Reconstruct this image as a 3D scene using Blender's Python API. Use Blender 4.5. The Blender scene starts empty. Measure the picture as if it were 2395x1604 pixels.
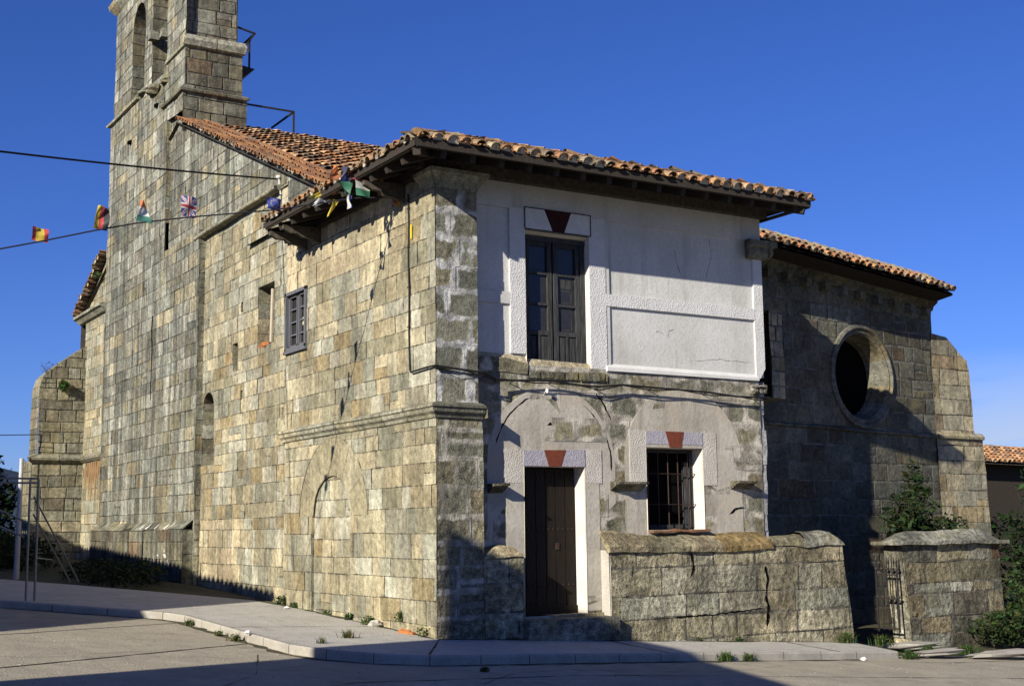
import bpy, math, random
from mathutils import Vector, Matrix, noise

sc = bpy.context.scene
col = sc.collection
R = math.radians

# ------------------------------------------------------------------ camera
cam_d = bpy.data.cameras.new('camera'); cam = bpy.data.objects.new('camera', cam_d); col.objects.link(cam)
cam_d.sensor_width = 36.0; cam_d.sensor_fit = 'HORIZONTAL'; cam_d.lens = 45.89
cam_d.clip_start = 0.1; cam_d.clip_end = 9000
ax = Vector((0.8542, -0.5199, -0.0126)); az = Vector((-0.5170, -0.8447, -0.1402))
ay = az.cross(ax).normalized(); ax = ay.cross(az).normalized(); az.normalize()
M = Matrix((ax, ay, az)).transposed().to_4x4(); M.translation = Vector((-10.124, -18.956, 1.75))
cam.matrix_world = M
sc.camera = cam

# ------------------------------------------------------------------ light
SUN = Vector((2.1, 1.0, -1.05)).normalized()          # direction the light travels
world = bpy.data.worlds.new('World'); sc.world = world; world.use_nodes = True
nt = world.node_tree; nt.nodes.clear()
wo = nt.nodes.new('ShaderNodeOutputWorld'); bg = nt.nodes.new('ShaderNodeBackground')
sky = nt.nodes.new('ShaderNodeTexSky'); sky.sky_type = 'NISHITA'; sky.sun_disc = False
sky.sun_elevation = math.asin(-SUN.z); sky.sun_rotation = math.atan2(-SUN.x, -SUN.y)
sky.altitude = 900; sky.air_density = 1.0; sky.dust_density = 0.3; sky.ozone_density = 4.0
hs = nt.nodes.new('ShaderNodeHueSaturation'); hs.inputs['Saturation'].default_value = 1.12
bg.inputs['Strength'].default_value = 0.0335
# thin cloud low over the horizon to the right
tc = nt.nodes.new('ShaderNodeTexCoord')
sep = nt.nodes.new('ShaderNodeSeparateXYZ'); nt.links.new(tc.outputs['Generated'], sep.inputs[0])
mpn = nt.nodes.new('ShaderNodeMapping'); mpn.inputs['Scale'].default_value = (6, 6, 26); nt.links.new(tc.outputs['Generated'], mpn.inputs[0])
cn = nt.nodes.new('ShaderNodeTexNoise'); cn.inputs['Scale'].default_value = 1.6; cn.inputs['Detail'].default_value = 6; nt.links.new(mpn.outputs[0], cn.inputs[0])
cr = nt.nodes.new('ShaderNodeMapRange'); cr.inputs[1].default_value = 0.30; cr.inputs[2].default_value = 0.52; nt.links.new(cn.outputs[0], cr.inputs[0])
hr = nt.nodes.new('ShaderNodeMapRange'); hr.inputs[1].default_value = 0.125; hr.inputs[2].default_value = 0.05; nt.links.new(sep.outputs['Z'], hr.inputs[0])
xr = nt.nodes.new('ShaderNodeMapRange'); xr.inputs[1].default_value = 0.55; xr.inputs[2].default_value = 0.80; nt.links.new(sep.outputs['X'], xr.inputs[0])
m1 = nt.nodes.new('ShaderNodeMath'); m1.operation = 'MULTIPLY'; nt.links.new(cr.outputs[0], m1.inputs[0]); nt.links.new(hr.outputs[0], m1.inputs[1])
m2 = nt.nodes.new('ShaderNodeMath'); m2.operation = 'MULTIPLY'; nt.links.new(m1.outputs[0], m2.inputs[0]); nt.links.new(xr.outputs[0], m2.inputs[1])
mx = nt.nodes.new('ShaderNodeMix'); mx.data_type = 'RGBA'; mx.inputs['B'].default_value = (9, 11, 15, 1)
tint = nt.nodes.new('ShaderNodeMix'); tint.data_type = 'RGBA'; tint.blend_type = 'MULTIPLY'; tint.inputs['Factor'].default_value = 1.0; tint.inputs['B'].default_value = (1.0, 1.18, 2.08, 1)
nt.links.new(sky.outputs[0], hs.inputs['Color']); nt.links.new(hs.outputs[0], tint.inputs['A']); nt.links.new(tint.outputs['Result'], mx.inputs['A']); nt.links.new(m2.outputs[0], mx.inputs['Factor'])
nt.links.new(mx.outputs['Result'], bg.inputs['Color']); nt.links.new(bg.outputs[0], wo.inputs[0])

sl = bpy.data.lights.new('sun', 'SUN'); sl.energy = 5.0; sl.angle = R(0.45); sl.color = (1.0, 0.925, 0.79)
so = bpy.data.objects.new('sun', sl); col.objects.link(so)
so.rotation_euler = SUN.to_track_quat('-Z', 'Y').to_euler(); so.location = (-30, -20, 25)

sc.view_settings.view_transform = 'Standard'; sc.view_settings.look = 'None'
sc.view_settings.exposure = 0.74; sc.view_settings.gamma = 1.0
sc.render.resolution_x = 1024; sc.render.resolution_y = 685

# ------------------------------------------------------------------ materials
def newmat(name):
    m = bpy.data.materials.new(name); m.use_nodes = True; t = m.node_tree; t.nodes.clear()
    o = t.nodes.new('ShaderNodeOutputMaterial'); b = t.nodes.new('ShaderNodeBsdfPrincipled')
    t.links.new(b.outputs[0], o.inputs[0]); b.inputs['Roughness'].default_value = 0.9
    b.inputs['Specular IOR Level'].default_value = 0.15
    return m, t, b
class N:
    def __init__(s, t): s.t = t
    def n(s, ty, **k):
        x = s.t.nodes.new(ty)
        for a, v in k.items(): setattr(x, a, v)
        return x
    def l(s, a, b): s.t.links.new(a, b)
    def val(s, sock, v):
        if isinstance(v, (int, float)): sock.default_value = v
        elif isinstance(v, (tuple, list)): sock.default_value = v
        else: s.l(v, sock)
    def math(s, op, a, b=0.0, clamp=False):
        x = s.n('ShaderNodeMath', operation=op); x.use_clamp = clamp; s.val(x.inputs[0], a); s.val(x.inputs[1], b); return x.outputs[0]
    def rng(s, v, a, b, c=0.0, d=1.0):
        x = s.n('ShaderNodeMapRange'); s.val(x.inputs[0], v)
        for i, q in enumerate((a, b, c, d)): s.val(x.inputs[i+1], q)
        return x.outputs[0]
    def noise(s, scale, detail=4, rough=0.55, vec=None, st=None):
        x = s.n('ShaderNodeTexNoise'); x.inputs['Scale'].default_value = scale; x.inputs['Detail'].default_value = detail
        x.inputs['Roughness'].default_value = rough
        g = s.pos()
        if st:
            mp = s.n('ShaderNodeMapping'); mp.inputs['Scale'].default_value = st; s.l(g, mp.inputs[0]); g = mp.outputs[0]
        s.l(g, x.inputs['Vector']); return x.outputs[0]
    def vor(s, scale, feat='F1'):
        x = s.n('ShaderNodeTexVoronoi'); x.feature = feat; x.inputs['Scale'].default_value = scale; s.l(s.pos(), x.inputs['Vector']); return x.outputs['Distance']
    def pos(s):
        if not hasattr(s, '_p'): s._p = s.n('ShaderNodeNewGeometry').outputs['Position']
        return s._p
    def mix(s, f, a, b, mode='MIX'):
        x = s.n('ShaderNodeMix'); x.data_type = 'RGBA'; x.blend_type = mode
        s.val(x.inputs['Factor'], f); s.val(x.inputs['A'], a); s.val(x.inputs['B'], b); return x.outputs['Result']
    def bump(s, h, b, strength=1.0, dist=1.0):
        x = s.n('ShaderNodeBump'); x.inputs['Strength'].default_value = strength; x.inputs['Distance'].default_value = dist
        s.l(h, x.inputs['Height']); s.l(x.outputs[0], b.inputs['Normal'])

def stone_mat(name, jw=0.012, jcol=(0.09, 0.08, 0.06), jn=0.012, streak=0.0, rough=0.006, var=0.5, lichen=(0.30, 0.28, 0.12), lich=0.25, jdepth=0.02, soot=0.0, smear=0.0):
    m, t, b = newmat(name); q = N(t)
    e1 = q.n('ShaderNodeUVMap', uv_map='E1'); e2 = q.n('ShaderNodeUVMap', uv_map='E2')
    s1 = q.n('ShaderNodeSeparateXYZ'); s2 = q.n('ShaderNodeSeparateXYZ'); q.l(e1.outputs[0], s1.inputs[0]); q.l(e2.outputs[0], s2.inputs[0])
    d = q.math('MINIMUM', q.math('MINIMUM', s1.outputs[0], s1.outputs[1]), q.math('MINIMUM', s2.outputs[0], s2.outputs[1]))
    nf = q.noise(9, 5, 0.6); nm = q.noise(2.3, 5, 0.6); nx = q.noise(55, 3, 0.6); nl = q.noise(0.7, 4, 0.6)
    d2 = q.math('ADD', d, q.math('MULTIPLY', q.math('SUBTRACT', nf, 0.5), jn * 2.5))
    if smear: d2 = q.math('ADD', d2, q.math('MULTIPLY', q.math('SUBTRACT', nm, 0.58), smear))
    blk = q.rng(d2, jw * 0.25, jw)            # 0 in the joint, 1 on the block
    c = q.n('ShaderNodeVertexColor', layer_name='Col').outputs[0]
    v = q.rng(nm, 0.25, 0.75, 1 - var * 0.55, 1 + var * 0.45)
    v2 = q.rng(nf, 0.32, 0.68, 1 - var * 0.75, 1 + var * 0.55)
    v3 = q.rng(nx, 0.34, 0.66, 1 - var * 0.75, 1 + var * 0.6)
    k = q.math('MULTIPLY', q.math('MULTIPLY', v, v2), v3)
    if streak:
        st = q.noise(1.0, 5, 0.65, st=(4.5, 4.5, 0.22)); k = q.math('MULTIPLY', k, q.rng(st, 0.42, 0.62, 1 - streak, 1.12))
    if soot:
        k = q.math('MULTIPLY', k, q.rng(nl, 0.40, 0.60, 1 - soot, 1.08))
    comb = q.n('ShaderNodeCombineColor'); [q.l(k, comb.inputs[i]) for i in range(3)]
    c = q.mix(1.0, c, comb.outputs[0], 'MULTIPLY')
    ln = q.noise(1.6, 6, 0.7); c = q.mix(q.math('MULTIPLY', q.rng(ln, 0.55, 0.72), lich), c, tuple(lichen) + (1,))
    sp = q.noise(21, 2, 0.5); c = q.mix(q.math('MULTIPLY', q.rng(sp, 0.66, 0.74), 0.45), c, (0.42, 0.41, 0.36, 1))
    sp2 = q.noise(14, 3, 0.6); c = q.mix(q.math('MULTIPLY', q.rng(sp2, 0.64, 0.75), 0.55), c, (0.07, 0.065, 0.055, 1))
    nj = q.noise(3.1, 4, 0.6); jm = q.mix(q.rng(nj, 0.42, 0.62), tuple(x * 0.55 for x in jcol) + (1,), tuple(x * (2.3 if jcol[0] < .12 else 1.35) for x in jcol) + (1,))
    c = q.mix(blk, jm, c)
    q.l(c, b.inputs['Base Color'])
    h = q.math('MULTIPLY', q.rng(d2, 0.0, jw * 1.8), jdepth)
    h = q.math('ADD', h, q.math('MULTIPLY', nf, rough * 3)); h = q.math('ADD', h, q.math('MULTIPLY', nx, rough))
    h = q.math('ADD', h, q.math('MULTIPLY', nm, rough * 5))
    q.bump(h, b, 1.0, 1.0)
    return m

def plain(name, c, c2=None, scale=4, bumpd=0.003, bscale=30, rough=0.9, spec=0.15, st=None, metal=0.0, stain=None, vor=0.0, streaks=None):
    m, t, b = newmat(name); q = N(t)
    c2 = c2 or tuple(x * 0.7 for x in c)
    n1 = q.noise(scale, 6, 0.62, st=st); cc = q.mix(q.rng(n1, 0.3, 0.7), tuple(c2) + (1,), tuple(c) + (1,))
    n2 = q.noise(bscale, 4, 0.6, st=st)
    cc = q.mix(q.math('MULTIPLY', q.rng(n2, 0.45, 0.75), 0.35), cc, tuple(x * 0.55 for x in c2) + (1,))
    if stain:
        n3 = q.noise(0.9, 5, 0.65); cc = q.mix(q.rng(n3, 0.5, 0.68), cc, tuple(stain) + (1,))
    if streaks:
        n4 = q.noise(1.0, 5, 0.65, st=(3.5, 3.5, 0.3)); n5 = q.noise(.8, 3, .5); cc = q.mix(q.math('MULTIPLY', q.rng(n4, 0.50, 0.70), q.rng(n5, .40, .60)), cc, tuple(streaks) + (1,))
    q.l(cc, b.inputs['Base Color']); b.inputs['Roughness'].default_value = rough; b.inputs['Specular IOR Level'].default_value = spec
    b.inputs['Metallic'].default_value = metal
    h = q.math('ADD', q.math('MULTIPLY', n2, bumpd), q.math('MULTIPLY', n1, bumpd * 2.2 if scale < 3 else 0.0))
    if vor: h = q.math('ADD', h, q.math('MULTIPLY', q.vor(vor), bumpd * 1.3))
    q.bump(h, b, 1.0, 1.0)
    return m

def attr_mat(name, var=0.35, bumpd=0.003, lich=0.0, lichc=(0.30, 0.29, 0.22), rough=0.9, trans=0.0, nscale=16, lr=(0.5, 0.66)):
    m, t, b = newmat(name); q = N(t)
    c = q.n('ShaderNodeVertexColor', layer_name='Col').outputs[0]
    n1 = q.noise(nscale, 4, 0.6); n2 = q.noise(nscale * 3, 3, 0.6)
    k = q.math('MULTIPLY', q.rng(n1, 0.3, 0.7, 1 - var, 1 + var), q.rng(n2, 0.3, 0.7, 1 - var * .5, 1 + var * .5))
    comb = q.n('ShaderNodeCombineColor'); [q.l(k, comb.inputs[i]) for i in range(3)]
    c = q.mix(1.0, c, comb.outputs[0], 'MULTIPLY')
    if lich:
        ln = q.noise(5, 5, 0.7); c = q.mix(q.math('MULTIPLY', q.rng(ln, lr[0], lr[1]), lich), c, tuple(lichc) + (1,))
    q.l(c, b.inputs['Base Color']); b.inputs['Roughness'].default_value = rough
    if bumpd: q.bump(q.math('MULTIPLY', n1, bumpd), b)
    if trans:
        o = [x for x in t.nodes if x.type == 'OUTPUT_MATERIAL'][0]
        tr = q.n('ShaderNodeBsdfTranslucent'); q.l(c, tr.inputs[0]); ms = q.n('ShaderNodeMixShader'); ms.inputs[0].default_value = trans
        q.l(b.outputs[0], ms.inputs[1]); q.l(tr.outputs[0], ms.inputs[2]); q.l(ms.outputs[0], o.inputs[0])
    return m

MT = {}
MT['ashlar'] = stone_mat('ashlar_stone', jdepth=0.013, jw=0.009, var=0.46, jn=0.020, jcol=(0.115, 0.105, 0.08), lich=0.35, lichen=(0.25, 0.22, 0.13), streak=0.18, soot=0.30)
MT['tower'] = stone_mat('tower_stone', jdepth=0.014, jw=0.011, jn=0.02, var=0.55, streak=0.55, lich=0.3, jcol=(0.05, 0.048, 0.04), soot=0.18)
MT['belfry'] = stone_mat('belfry_stone', jw=0.016, var=0.55, streak=0.3, lich=0.5, lichen=(0.24, 0.20, 0.08), jcol=(0.05, 0.048, 0.04), soot=0.3)
MT['chapel'] = stone_mat('chapel_stone', jw=0.022, var=0.5, jcol=(0.13, 0.125, 0.105), lich=0.2, jdepth=0.012, soot=0.3, smear=0.05)
MT['rubble'] = stone_mat('rubble_with_mortar', jw=0.06, jn=0.05, jcol=(0.36, 0.335, 0.28), var=0.6, jdepth=-0.005, rough=0.008, lich=0.25, smear=0.52, soot=0.25, streak=.2)
MT['lowpilaster'] = stone_mat('pilaster_stone', jw=0.04, jn=0.04, jcol=(0.30, 0.285, 0.24), var=0.8, jdepth=-0.004, rough=0.013, lich=0.35, smear=0.16, soot=0.35)
MT['pilaster'] = stone_mat('mortared_pilaster', jw=0.045, jn=0.05, jcol=(0.40, 0.40, 0.38), var=0.6, jdepth=-0.006, rough=0.010, lich=0.1, smear=0.40)
MT['lowstone'] = stone_mat('low_wall_stone', jw=0.012, jn=0.03, jcol=(0.13, 0.12, 0.095), var=0.75, rough=0.022, lich=0.75, lichen=(0.13, 0.115, 0.04), soot=0.5, smear=0.13, jdepth=0.010, streak=.15)
MT['cap'] = stone_mat('cap_stone', jw=0.016, jn=0.02, jcol=(0.07, 0.065, 0.05), var=0.8, rough=0.012, lich=0.9, lichen=(0.19, 0.155, 0.055), soot=0.4)
MT['mould'] = stone_mat('moulding_stone', jw=0.008, var=0.6, rough=0.007, lich=0.6, lichen=(0.2, 0.19, 0.11), soot=0.3)
MT['plaster'] = plain('smooth_plaster', (0.56, 0.56, 0.54), (0.46, 0.455, 0.43), 0.9, 0.005, 22, streaks=(0.34, 0.33, 0.30))
MT['rough_plaster'] = plain('rough_plaster', (0.60, 0.60, 0.59), (0.50, 0.50, 0.49), 3, 0.0055, 34, vor=34)
MT['infill'] = plain('arch_infill_plaster', (0.46, 0.435, 0.375), (0.30, 0.275, 0.23), 1.3, 0.008, 16, stain=(0.36, 0.315, 0.245), streaks=(0.22, 0.20, 0.165))
MT['surround'] = plain('rough_surround', (0.50, 0.475, 0.42), (0.38, 0.355, 0.31), 3, 0.0055, 34, vor=34)
MT['whitewash'] = plain('whitewashed_reveal', (0.72, 0.67, 0.60), (0.58, 0.53, 0.46), 2, 0.004, 20)
MT['mauve'] = plain('mauve_paint', (0.26, 0.245, 0.30), (0.35, 0.34, 0.36), 9, 0.005, 34, vor=34)
MT['redpaint'] = plain('red_paint', (0.19, 0.05, 0.025), (0.10, 0.03, 0.02), 8, 0.006, 30)
MT['darkred'] = plain('dark_red_paint', (0.045, 0.014, 0.012), (0.03, 0.01, 0.01), 8, 0.004, 30)
MT['whitepanel'] = plain('white_paint', (0.62, 0.62, 0.60), (0.52, 0.52, 0.50), 3, 0.002, 30)
MT['wood'] = plain('dark_wood', (0.055, 0.045, 0.036), (0.025, 0.021, 0.018), 6, 0.006, 20, st=(6, 6, 0.7))
MT['doorwood'] = plain('door_wood', (0.020, 0.014, 0.010), (0.006, 0.005, 0.0045), 6, 0.005, 20, st=(9, 9, 0.6), rough=0.7)
MT['greywood'] = plain('weathered_grey_wood', (0.075, 0.078, 0.08), (0.012, 0.012, 0.013), 5, 0.004, 20, st=(8, 8, 0.7))
MT['bluewood'] = plain('weathered_blue_grey_wood', (0.15, 0.155, 0.175), (0.06, 0.062, 0.07), 5, 0.004, 20, st=(8, 8, 0.8))
MT['palewood'] = plain('pale_plank', (0.52, 0.46, 0.36), (0.36, 0.31, 0.24), 6, 0.003, 20, st=(8, 8, 1))
MT['beam'] = plain('eave_beam_wood', (0.11, 0.095, 0.075), (0.04, 0.034, 0.028), 4, 0.006, 18, st=(3, 3, 3))
MT['iron'] = plain('black_iron', (0.02, 0.02, 0.022), (0.03, 0.022, 0.018), 20, 0.001, 40, rough=0.6, spec=0.3)
MT['rusty'] = plain('rusty_iron', (0.06, 0.035, 0.025), (0.03, 0.02, 0.018), 20, 0.001, 40, rough=0.7)
MT['galv'] = plain('galvanised_metal', (0.20, 0.21, 0.22), (0.13, 0.135, 0.145), 8, 0.001, 40, rough=0.45, spec=0.5, metal=0.5)
MT['cable'] = plain('cable_rubber', (0.015, 0.015, 0.015), (0.02, 0.018, 0.016), 8, 0.0, 30, rough=0.6)
MT['rope'] = plain('rope_fibre', (0.03, 0.03, 0.04), (0.02, 0.02, 0.03), 8, 0.0, 30)
MT['dark'] = plain('dark_interior', (0.006, 0.006, 0.006), (0.004, 0.004, 0.004), 4, 0.0, 30, rough=1.0, spec=0.0)  # near-black colour stands for the unlit depth behind openings and in cracks
MT['glass'] = plain('dusty_glass', (0.02, 0.018, 0.016), (0.03, 0.028, 0.026), 5, 0.0, 10, rough=0.18, spec=0.5)
MT['tile'] = attr_mat('clay_tile', 0.28, 0.004, 0.40, lr=(0.52, 0.70))
MT['tile_old'] = attr_mat('lichened_clay_tile', 0.35, 0.006, 0.55, (0.20, 0.18, 0.115))
MT['leaf'] = attr_mat('leaf', 0.3, 0.0, rough=0.6, trans=0.3)
MT['cloth'] = attr_mat('flag_plastic', 0.10, 0.0, rough=0.45, trans=0.35, nscale=30)
MT['bark'] = plain('bark', (0.07, 0.055, 0.04), (0.04, 0.032, 0.025), 8, 0.01, 20)
MT['soil'] = plain('soil_and_dead_leaves', (0.10, 0.085, 0.055), (0.05, 0.05, 0.028), 5, 0.03, 14, stain=(0.045, 0.06, 0.022))
MT['concrete'] = plain('road_concrete', (0.40, 0.36, 0.275), (0.31, 0.28, 0.215), 1.3, 0.016, 30, stain=(0.30, 0.27, 0.21), streaks=(0.23, 0.205, 0.165))
MT['sidewalk'] = plain('sidewalk_concrete', (0.50, 0.48, 0.43), (0.38, 0.365, 0.32), 1.5, 0.013, 30, stain=(0.42, 0.40, 0.35), streaks=(0.30, 0.285, 0.25))
MT['kerb'] = plain('kerb_concrete', (0.38, 0.36, 0.31), (0.27, 0.25, 0.215), 3, 0.006, 30)
MT['joint'] = plain('joint_filler', (0.05, 0.045, 0.035), (0.035, 0.035, 0.022), 6, 0.004, 30)
MT['palejoint'] = plain('pale_joint', (0.36, 0.34, 0.30), (0.25, 0.24, 0.20), 6, 0.002, 30)
MT['brick'] = plain('orange_brick', (0.42, 0.16, 0.05), (0.28, 0.11, 0.05), 8, 0.004, 30)
MT['oldbrick'] = plain('old_brick', (0.22, 0.11, 0.06), (0.14, 0.08, 0.05), 8, 0.006, 30)
MT['lightpost'] = plain('light_grey_metal', (0.5, 0.5, 0.5), (0.38, 0.38, 0.38), 8, 0.001, 30, rough=.5)
MT['palecrack'] = plain('plaster_crack', (0.24, 0.235, 0.22), (0.15, 0.145, 0.135), 8, 0.0, 30)
MT['rock'] = plain('pale_rock', (0.45, 0.43, 0.38), (0.30, 0.28, 0.24), 8, 0.01, 20)
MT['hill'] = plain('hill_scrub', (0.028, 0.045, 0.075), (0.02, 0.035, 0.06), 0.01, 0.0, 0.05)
MT['field'] = plain('field_ground', (0.10, 0.11, 0.05), (0.07, 0.07, 0.035), 0.15, 0.03, 2)
MT['render_wall'] = plain('old_render', (0.42, 0.38, 0.30), (0.32, 0.29, 0.23), 1, 0.005, 20)
MT['rustystain'] = plain('rust_stained_stone', (0.25, 0.16, 0.08), (0.20, 0.12, 0.06), 2.5, 0.008, 18, st=(3, 3, 0.5))
MT['ceramic'] = plain('white_porcelain', (0.75, 0.75, 0.72), (0.6, 0.6, 0.58), 10, 0.0, 30, rough=0.3, spec=0.5)
MT['whitedrip'] = plain('white_drips', (0.60, 0.60, 0.58), (0.42, 0.42, 0.40), 10, 0.002, 30)

# ------------------------------------------------------------------ palettes (stone colours)
CREAM = (0.465, 0.405, 0.27); TAN = (0.38, 0.32, 0.20); OCH = (0.31, 0.225, 0.10); GREY = (0.27, 0.265, 0.21)
LGREY = (0.385, 0.375, 0.31); DARK = (0.13, 0.12, 0.095); RUST = (0.25, 0.15, 0.085); OLIV = (0.26, 0.235, 0.15); PEACH = (0.47, 0.37, 0.24)
def pal(ws, mixk=.44):
    cs, w = zip(*ws); mean = [sum(c[i] * x for c, x in ws) / sum(w) for i in range(3)]
    def f(rn, *a):
        c = rn.choices(cs, w)[0]; k = rn.uniform(0.80, 1.16); j = rn.uniform(-0.01, 0.01)
        c = tuple(a * (1 - mixk) + b * mixk for a, b in zip(c, mean)); g_ = sum(c) / 3; c = tuple(x * .86 + g_ * .14 for x in c)
        return (c[0] * k + j, c[1] * k, c[2] * k * .93 - j * 0.5)
    return f
P_left = pal([(CREAM, 3), (TAN, 3.6), (OCH, 1.0), (GREY, 3.4), (LGREY, 3), (OLIV, 2.6)], .30)
P_leftlow = pal([(CREAM, 1.8), (TAN, 3), (OCH, .8), (GREY, 3.4), (LGREY, 2.2), (OLIV, 2.4), (DARK, 0.4)], .30)
P_peach = pal([(CREAM, 3), (TAN, 2), (PEACH, 4), (GREY, 0.8)])
P_grey = pal([(GREY, 5), (LGREY, 2), (TAN, 1.2), (OLIV, 1.5), (OCH, .35)])
P_tower = pal([((.25, .25, .215), 5), ((.34, .34, .30), 2.4), (TAN, 1), (OLIV, 1), ((.16, .16, .14), 2)], .30)
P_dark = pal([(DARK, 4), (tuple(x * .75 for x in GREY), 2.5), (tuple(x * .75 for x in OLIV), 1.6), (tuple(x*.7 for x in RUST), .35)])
P_chap = pal([(tuple(x * .45 for x in GREY), 4), (tuple(x * .5 for x in OLIV), 3), (tuple(x * .8 for x in DARK), 3), (tuple(x * .5 for x in LGREY), 1.2), (tuple(x * .45 for x in RUST), 0.8)])  # stone tones darkened to put the chapel's deep shade into the colour
P_butt = pal([(CREAM, 2), (TAN, 3), (GREY, 3), (OCH, 1.5), (RUST, 0.8)])
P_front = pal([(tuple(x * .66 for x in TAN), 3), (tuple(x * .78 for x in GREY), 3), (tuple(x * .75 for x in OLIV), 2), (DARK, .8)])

# ------------------------------------------------------------------ mesh builder
BIG = 9.0
def warp(p, a=0.018):
    q = p * 0.9; r = p * 2.6
    return p + Vector((noise.noise(r), noise.noise(r + Vector((5, 2, 8))), noise.noise(r + Vector((3, 8, 1))))) * a * .7 + Vector((noise.noise(q), noise.noise(q + Vector((7, 3, 1))), noise.noise(q + Vector((1, 9, 4))))) * a

class MB:
    def __init__(s): s.v = []; s.f = []; s.e1 = []; s.e2 = []; s.c = []
    def face(s, pts, c=(0.3, 0.3, 0.3), e1=None, e2=None):
        i = len(s.v); s.v += [Vector(p) for p in pts]; n = len(pts); s.f.append(tuple(range(i, i + n)))
        s.c += [c] * n; s.e1 += e1 or [(BIG, BIG)] * n; s.e2 += e2 or [(BIG, BIG)] * n
    def grid(s, rows, c=(0.3, 0.3, 0.3), cf=None):
        for i in range(len(rows) - 1):
            for j in range(len(rows[i]) - 1):
                s.face([rows[i][j], rows[i][j+1], rows[i+1][j+1], rows[i+1][j]], cf(i, j) if cf else c)
    def box(s, c, d, rot=None, color=(0.3, 0.3, 0.3), taper=1.0):
        c = Vector(c); hx, hy, hz = d[0] / 2, d[1] / 2, d[2] / 2
        P = [Vector((x * hx * (taper if z > 0 else 1), y * hy * (taper if z > 0 else 1), z * hz)) for z in (-1, 1) for y in (-1, 1) for x in (-1, 1)]
        if rot is not None: P = [rot @ p for p in P]
        P = [c + p for p in P]
        for q in ((0, 2, 3, 1), (4, 5, 7, 6), (0, 1, 5, 4), (2, 6, 7, 3), (1, 3, 7, 5), (0, 4, 6, 2)):
            s.face([P[i] for i in q], color)
    def bar(s, a, b, w, h=None, up=Vector((0, 0, 1)), color=(0.3, 0.3, 0.3)):
        a = Vector(a); b = Vector(b); h = h or w; d = (b - a); L = d.length; d.normalize()
        if abs(d.dot(up)) > 0.98: up = Vector((0, 1, 0))
        x = d.cross(up).normalized(); u = x.cross(d)
        rot = Matrix((x, d, u)).transposed()
        s.box((a + b) / 2, (w, L, h), rot, color)
    def tube(s, pts, r, n=6, color=(0.3, 0.3, 0.3), r2=None):
        pts = [Vector(p) for p in pts]; rings = []
        for i, p in enumerate(pts):
            d = (pts[min(i+1, len(pts)-1)] - pts[max(i-1, 0)]).normalized()
            up = Vector((0, 0, 1)) if abs(d.z) < 0.95 else Vector((0, 1, 0))
            x = d.cross(up).normalized(); u = x.cross(d)
            rr = r if r2 is None else r + (r2 - r) * i / max(1, len(pts) - 1)
            rings.append([p + (x * math.cos(a) + u * math.sin(a)) * rr for a in [2 * math.pi * k / n for k in range(n)]])
        for i in range(len(rings) - 1):
            for k in range(n):
                s.face([rings[i][k], rings[i][(k+1) % n], rings[i+1][(k+1) % n], rings[i+1][k]], color)
        s.face(rings[0][::-1], color); s.face(rings[-1], color)
    def prism(s, poly, ext, color=(0.3, 0.3, 0.3)):
        poly = [Vector(p) for p in poly]; ext = Vector(ext); q = [p + ext for p in poly]; n = len(poly)
        s.face(poly[::-1], color); s.face(q, color)
        for i in range(n): s.face([poly[i], poly[(i+1) % n], q[(i+1) % n], q[i]], color)
    def blob(s, c, r, seed=0, color=(0.3, 0.3, 0.3), sq=(1, 1, 0.7), nu=8, nv=5, amp=0.35):
        c = Vector(c); rows = []
        for i in range(nv + 1):
            th = math.pi * i / nv; row = []
            for j in range(nu + 1):
                ph = 2 * math.pi * (j % nu) / nu
                d = Vector((math.sin(th) * math.cos(ph), math.sin(th) * math.sin(ph), math.cos(th)))
                k = r * (1 + amp * noise.noise(d * 1.7 + Vector((seed * 3.1, seed, 0))))
                row.append(c + Vector((d.x * sq[0], d.y * sq[1], d.z * sq[2])) * k)
            rows.append(row)
        s.grid(rows, color)
    def build(s, name, mat, parent=None, smooth=False, wrp=0.0, at=None):
        vs = [warp(p, wrp) if wrp else p for p in s.v]
        base = parent.get('_w', None) if parent is not None else None
        off = Vector(base) if base is not None else Vector(at or (0, 0, 0))
        me = bpy.data.meshes.new(name); me.from_pydata([tuple(p - off) for p in vs], [], s.f)
        a = me.uv_layers.new(name='E1'); a.data.foreach_set('uv', [x for p in s.e1 for x in p])
        a = me.uv_layers.new(name='E2'); a.data.foreach_set('uv', [x for p in s.e2 for x in p])
        ca = me.color_attributes.new('Col', 'FLOAT_COLOR', 'CORNER'); ca.data.foreach_set('color', [x for p in s.c for x in (*p, 1.0)])
        me.materials.append(MT[mat] if isinstance(mat, str) else mat)
        if smooth: me.polygons.foreach_set('use_smooth', [True] * len(me.polygons))
        me.validate(); me.update()
        o = bpy.data.objects.new(name, me); col.objects.link(o)
        if parent is not None: o.parent = parent; o['_w'] = tuple(off)
        else: o['_w'] = tuple(off); o.location = off
        return o

def tag(o, label=None, cat=None, group=None, kind=None):
    if label: o['label'] = label
    if cat: o['category'] = cat
    if group: o['group'] = group
    if kind: o['kind'] = kind
    return o
def thing(name, label, cat, loc, group=None):
    o = bpy.data.objects.new(name, None); col.objects.link(o); o.location = loc; o['_w'] = tuple(loc); o.empty_display_size = 0.2
    return tag(o, label, cat, group)
def single(mb, name, mat, label, cat, loc, group=None, **k):
    """a thing that is one mesh, origin at its base"""
    return tag(mb.build(name, mat, None, at=tuple(loc), **k), label, cat, group)
def struct(mb, name, mat, **k): return tag(mb.build(name, mat, None, **k), kind='structure')

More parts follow.
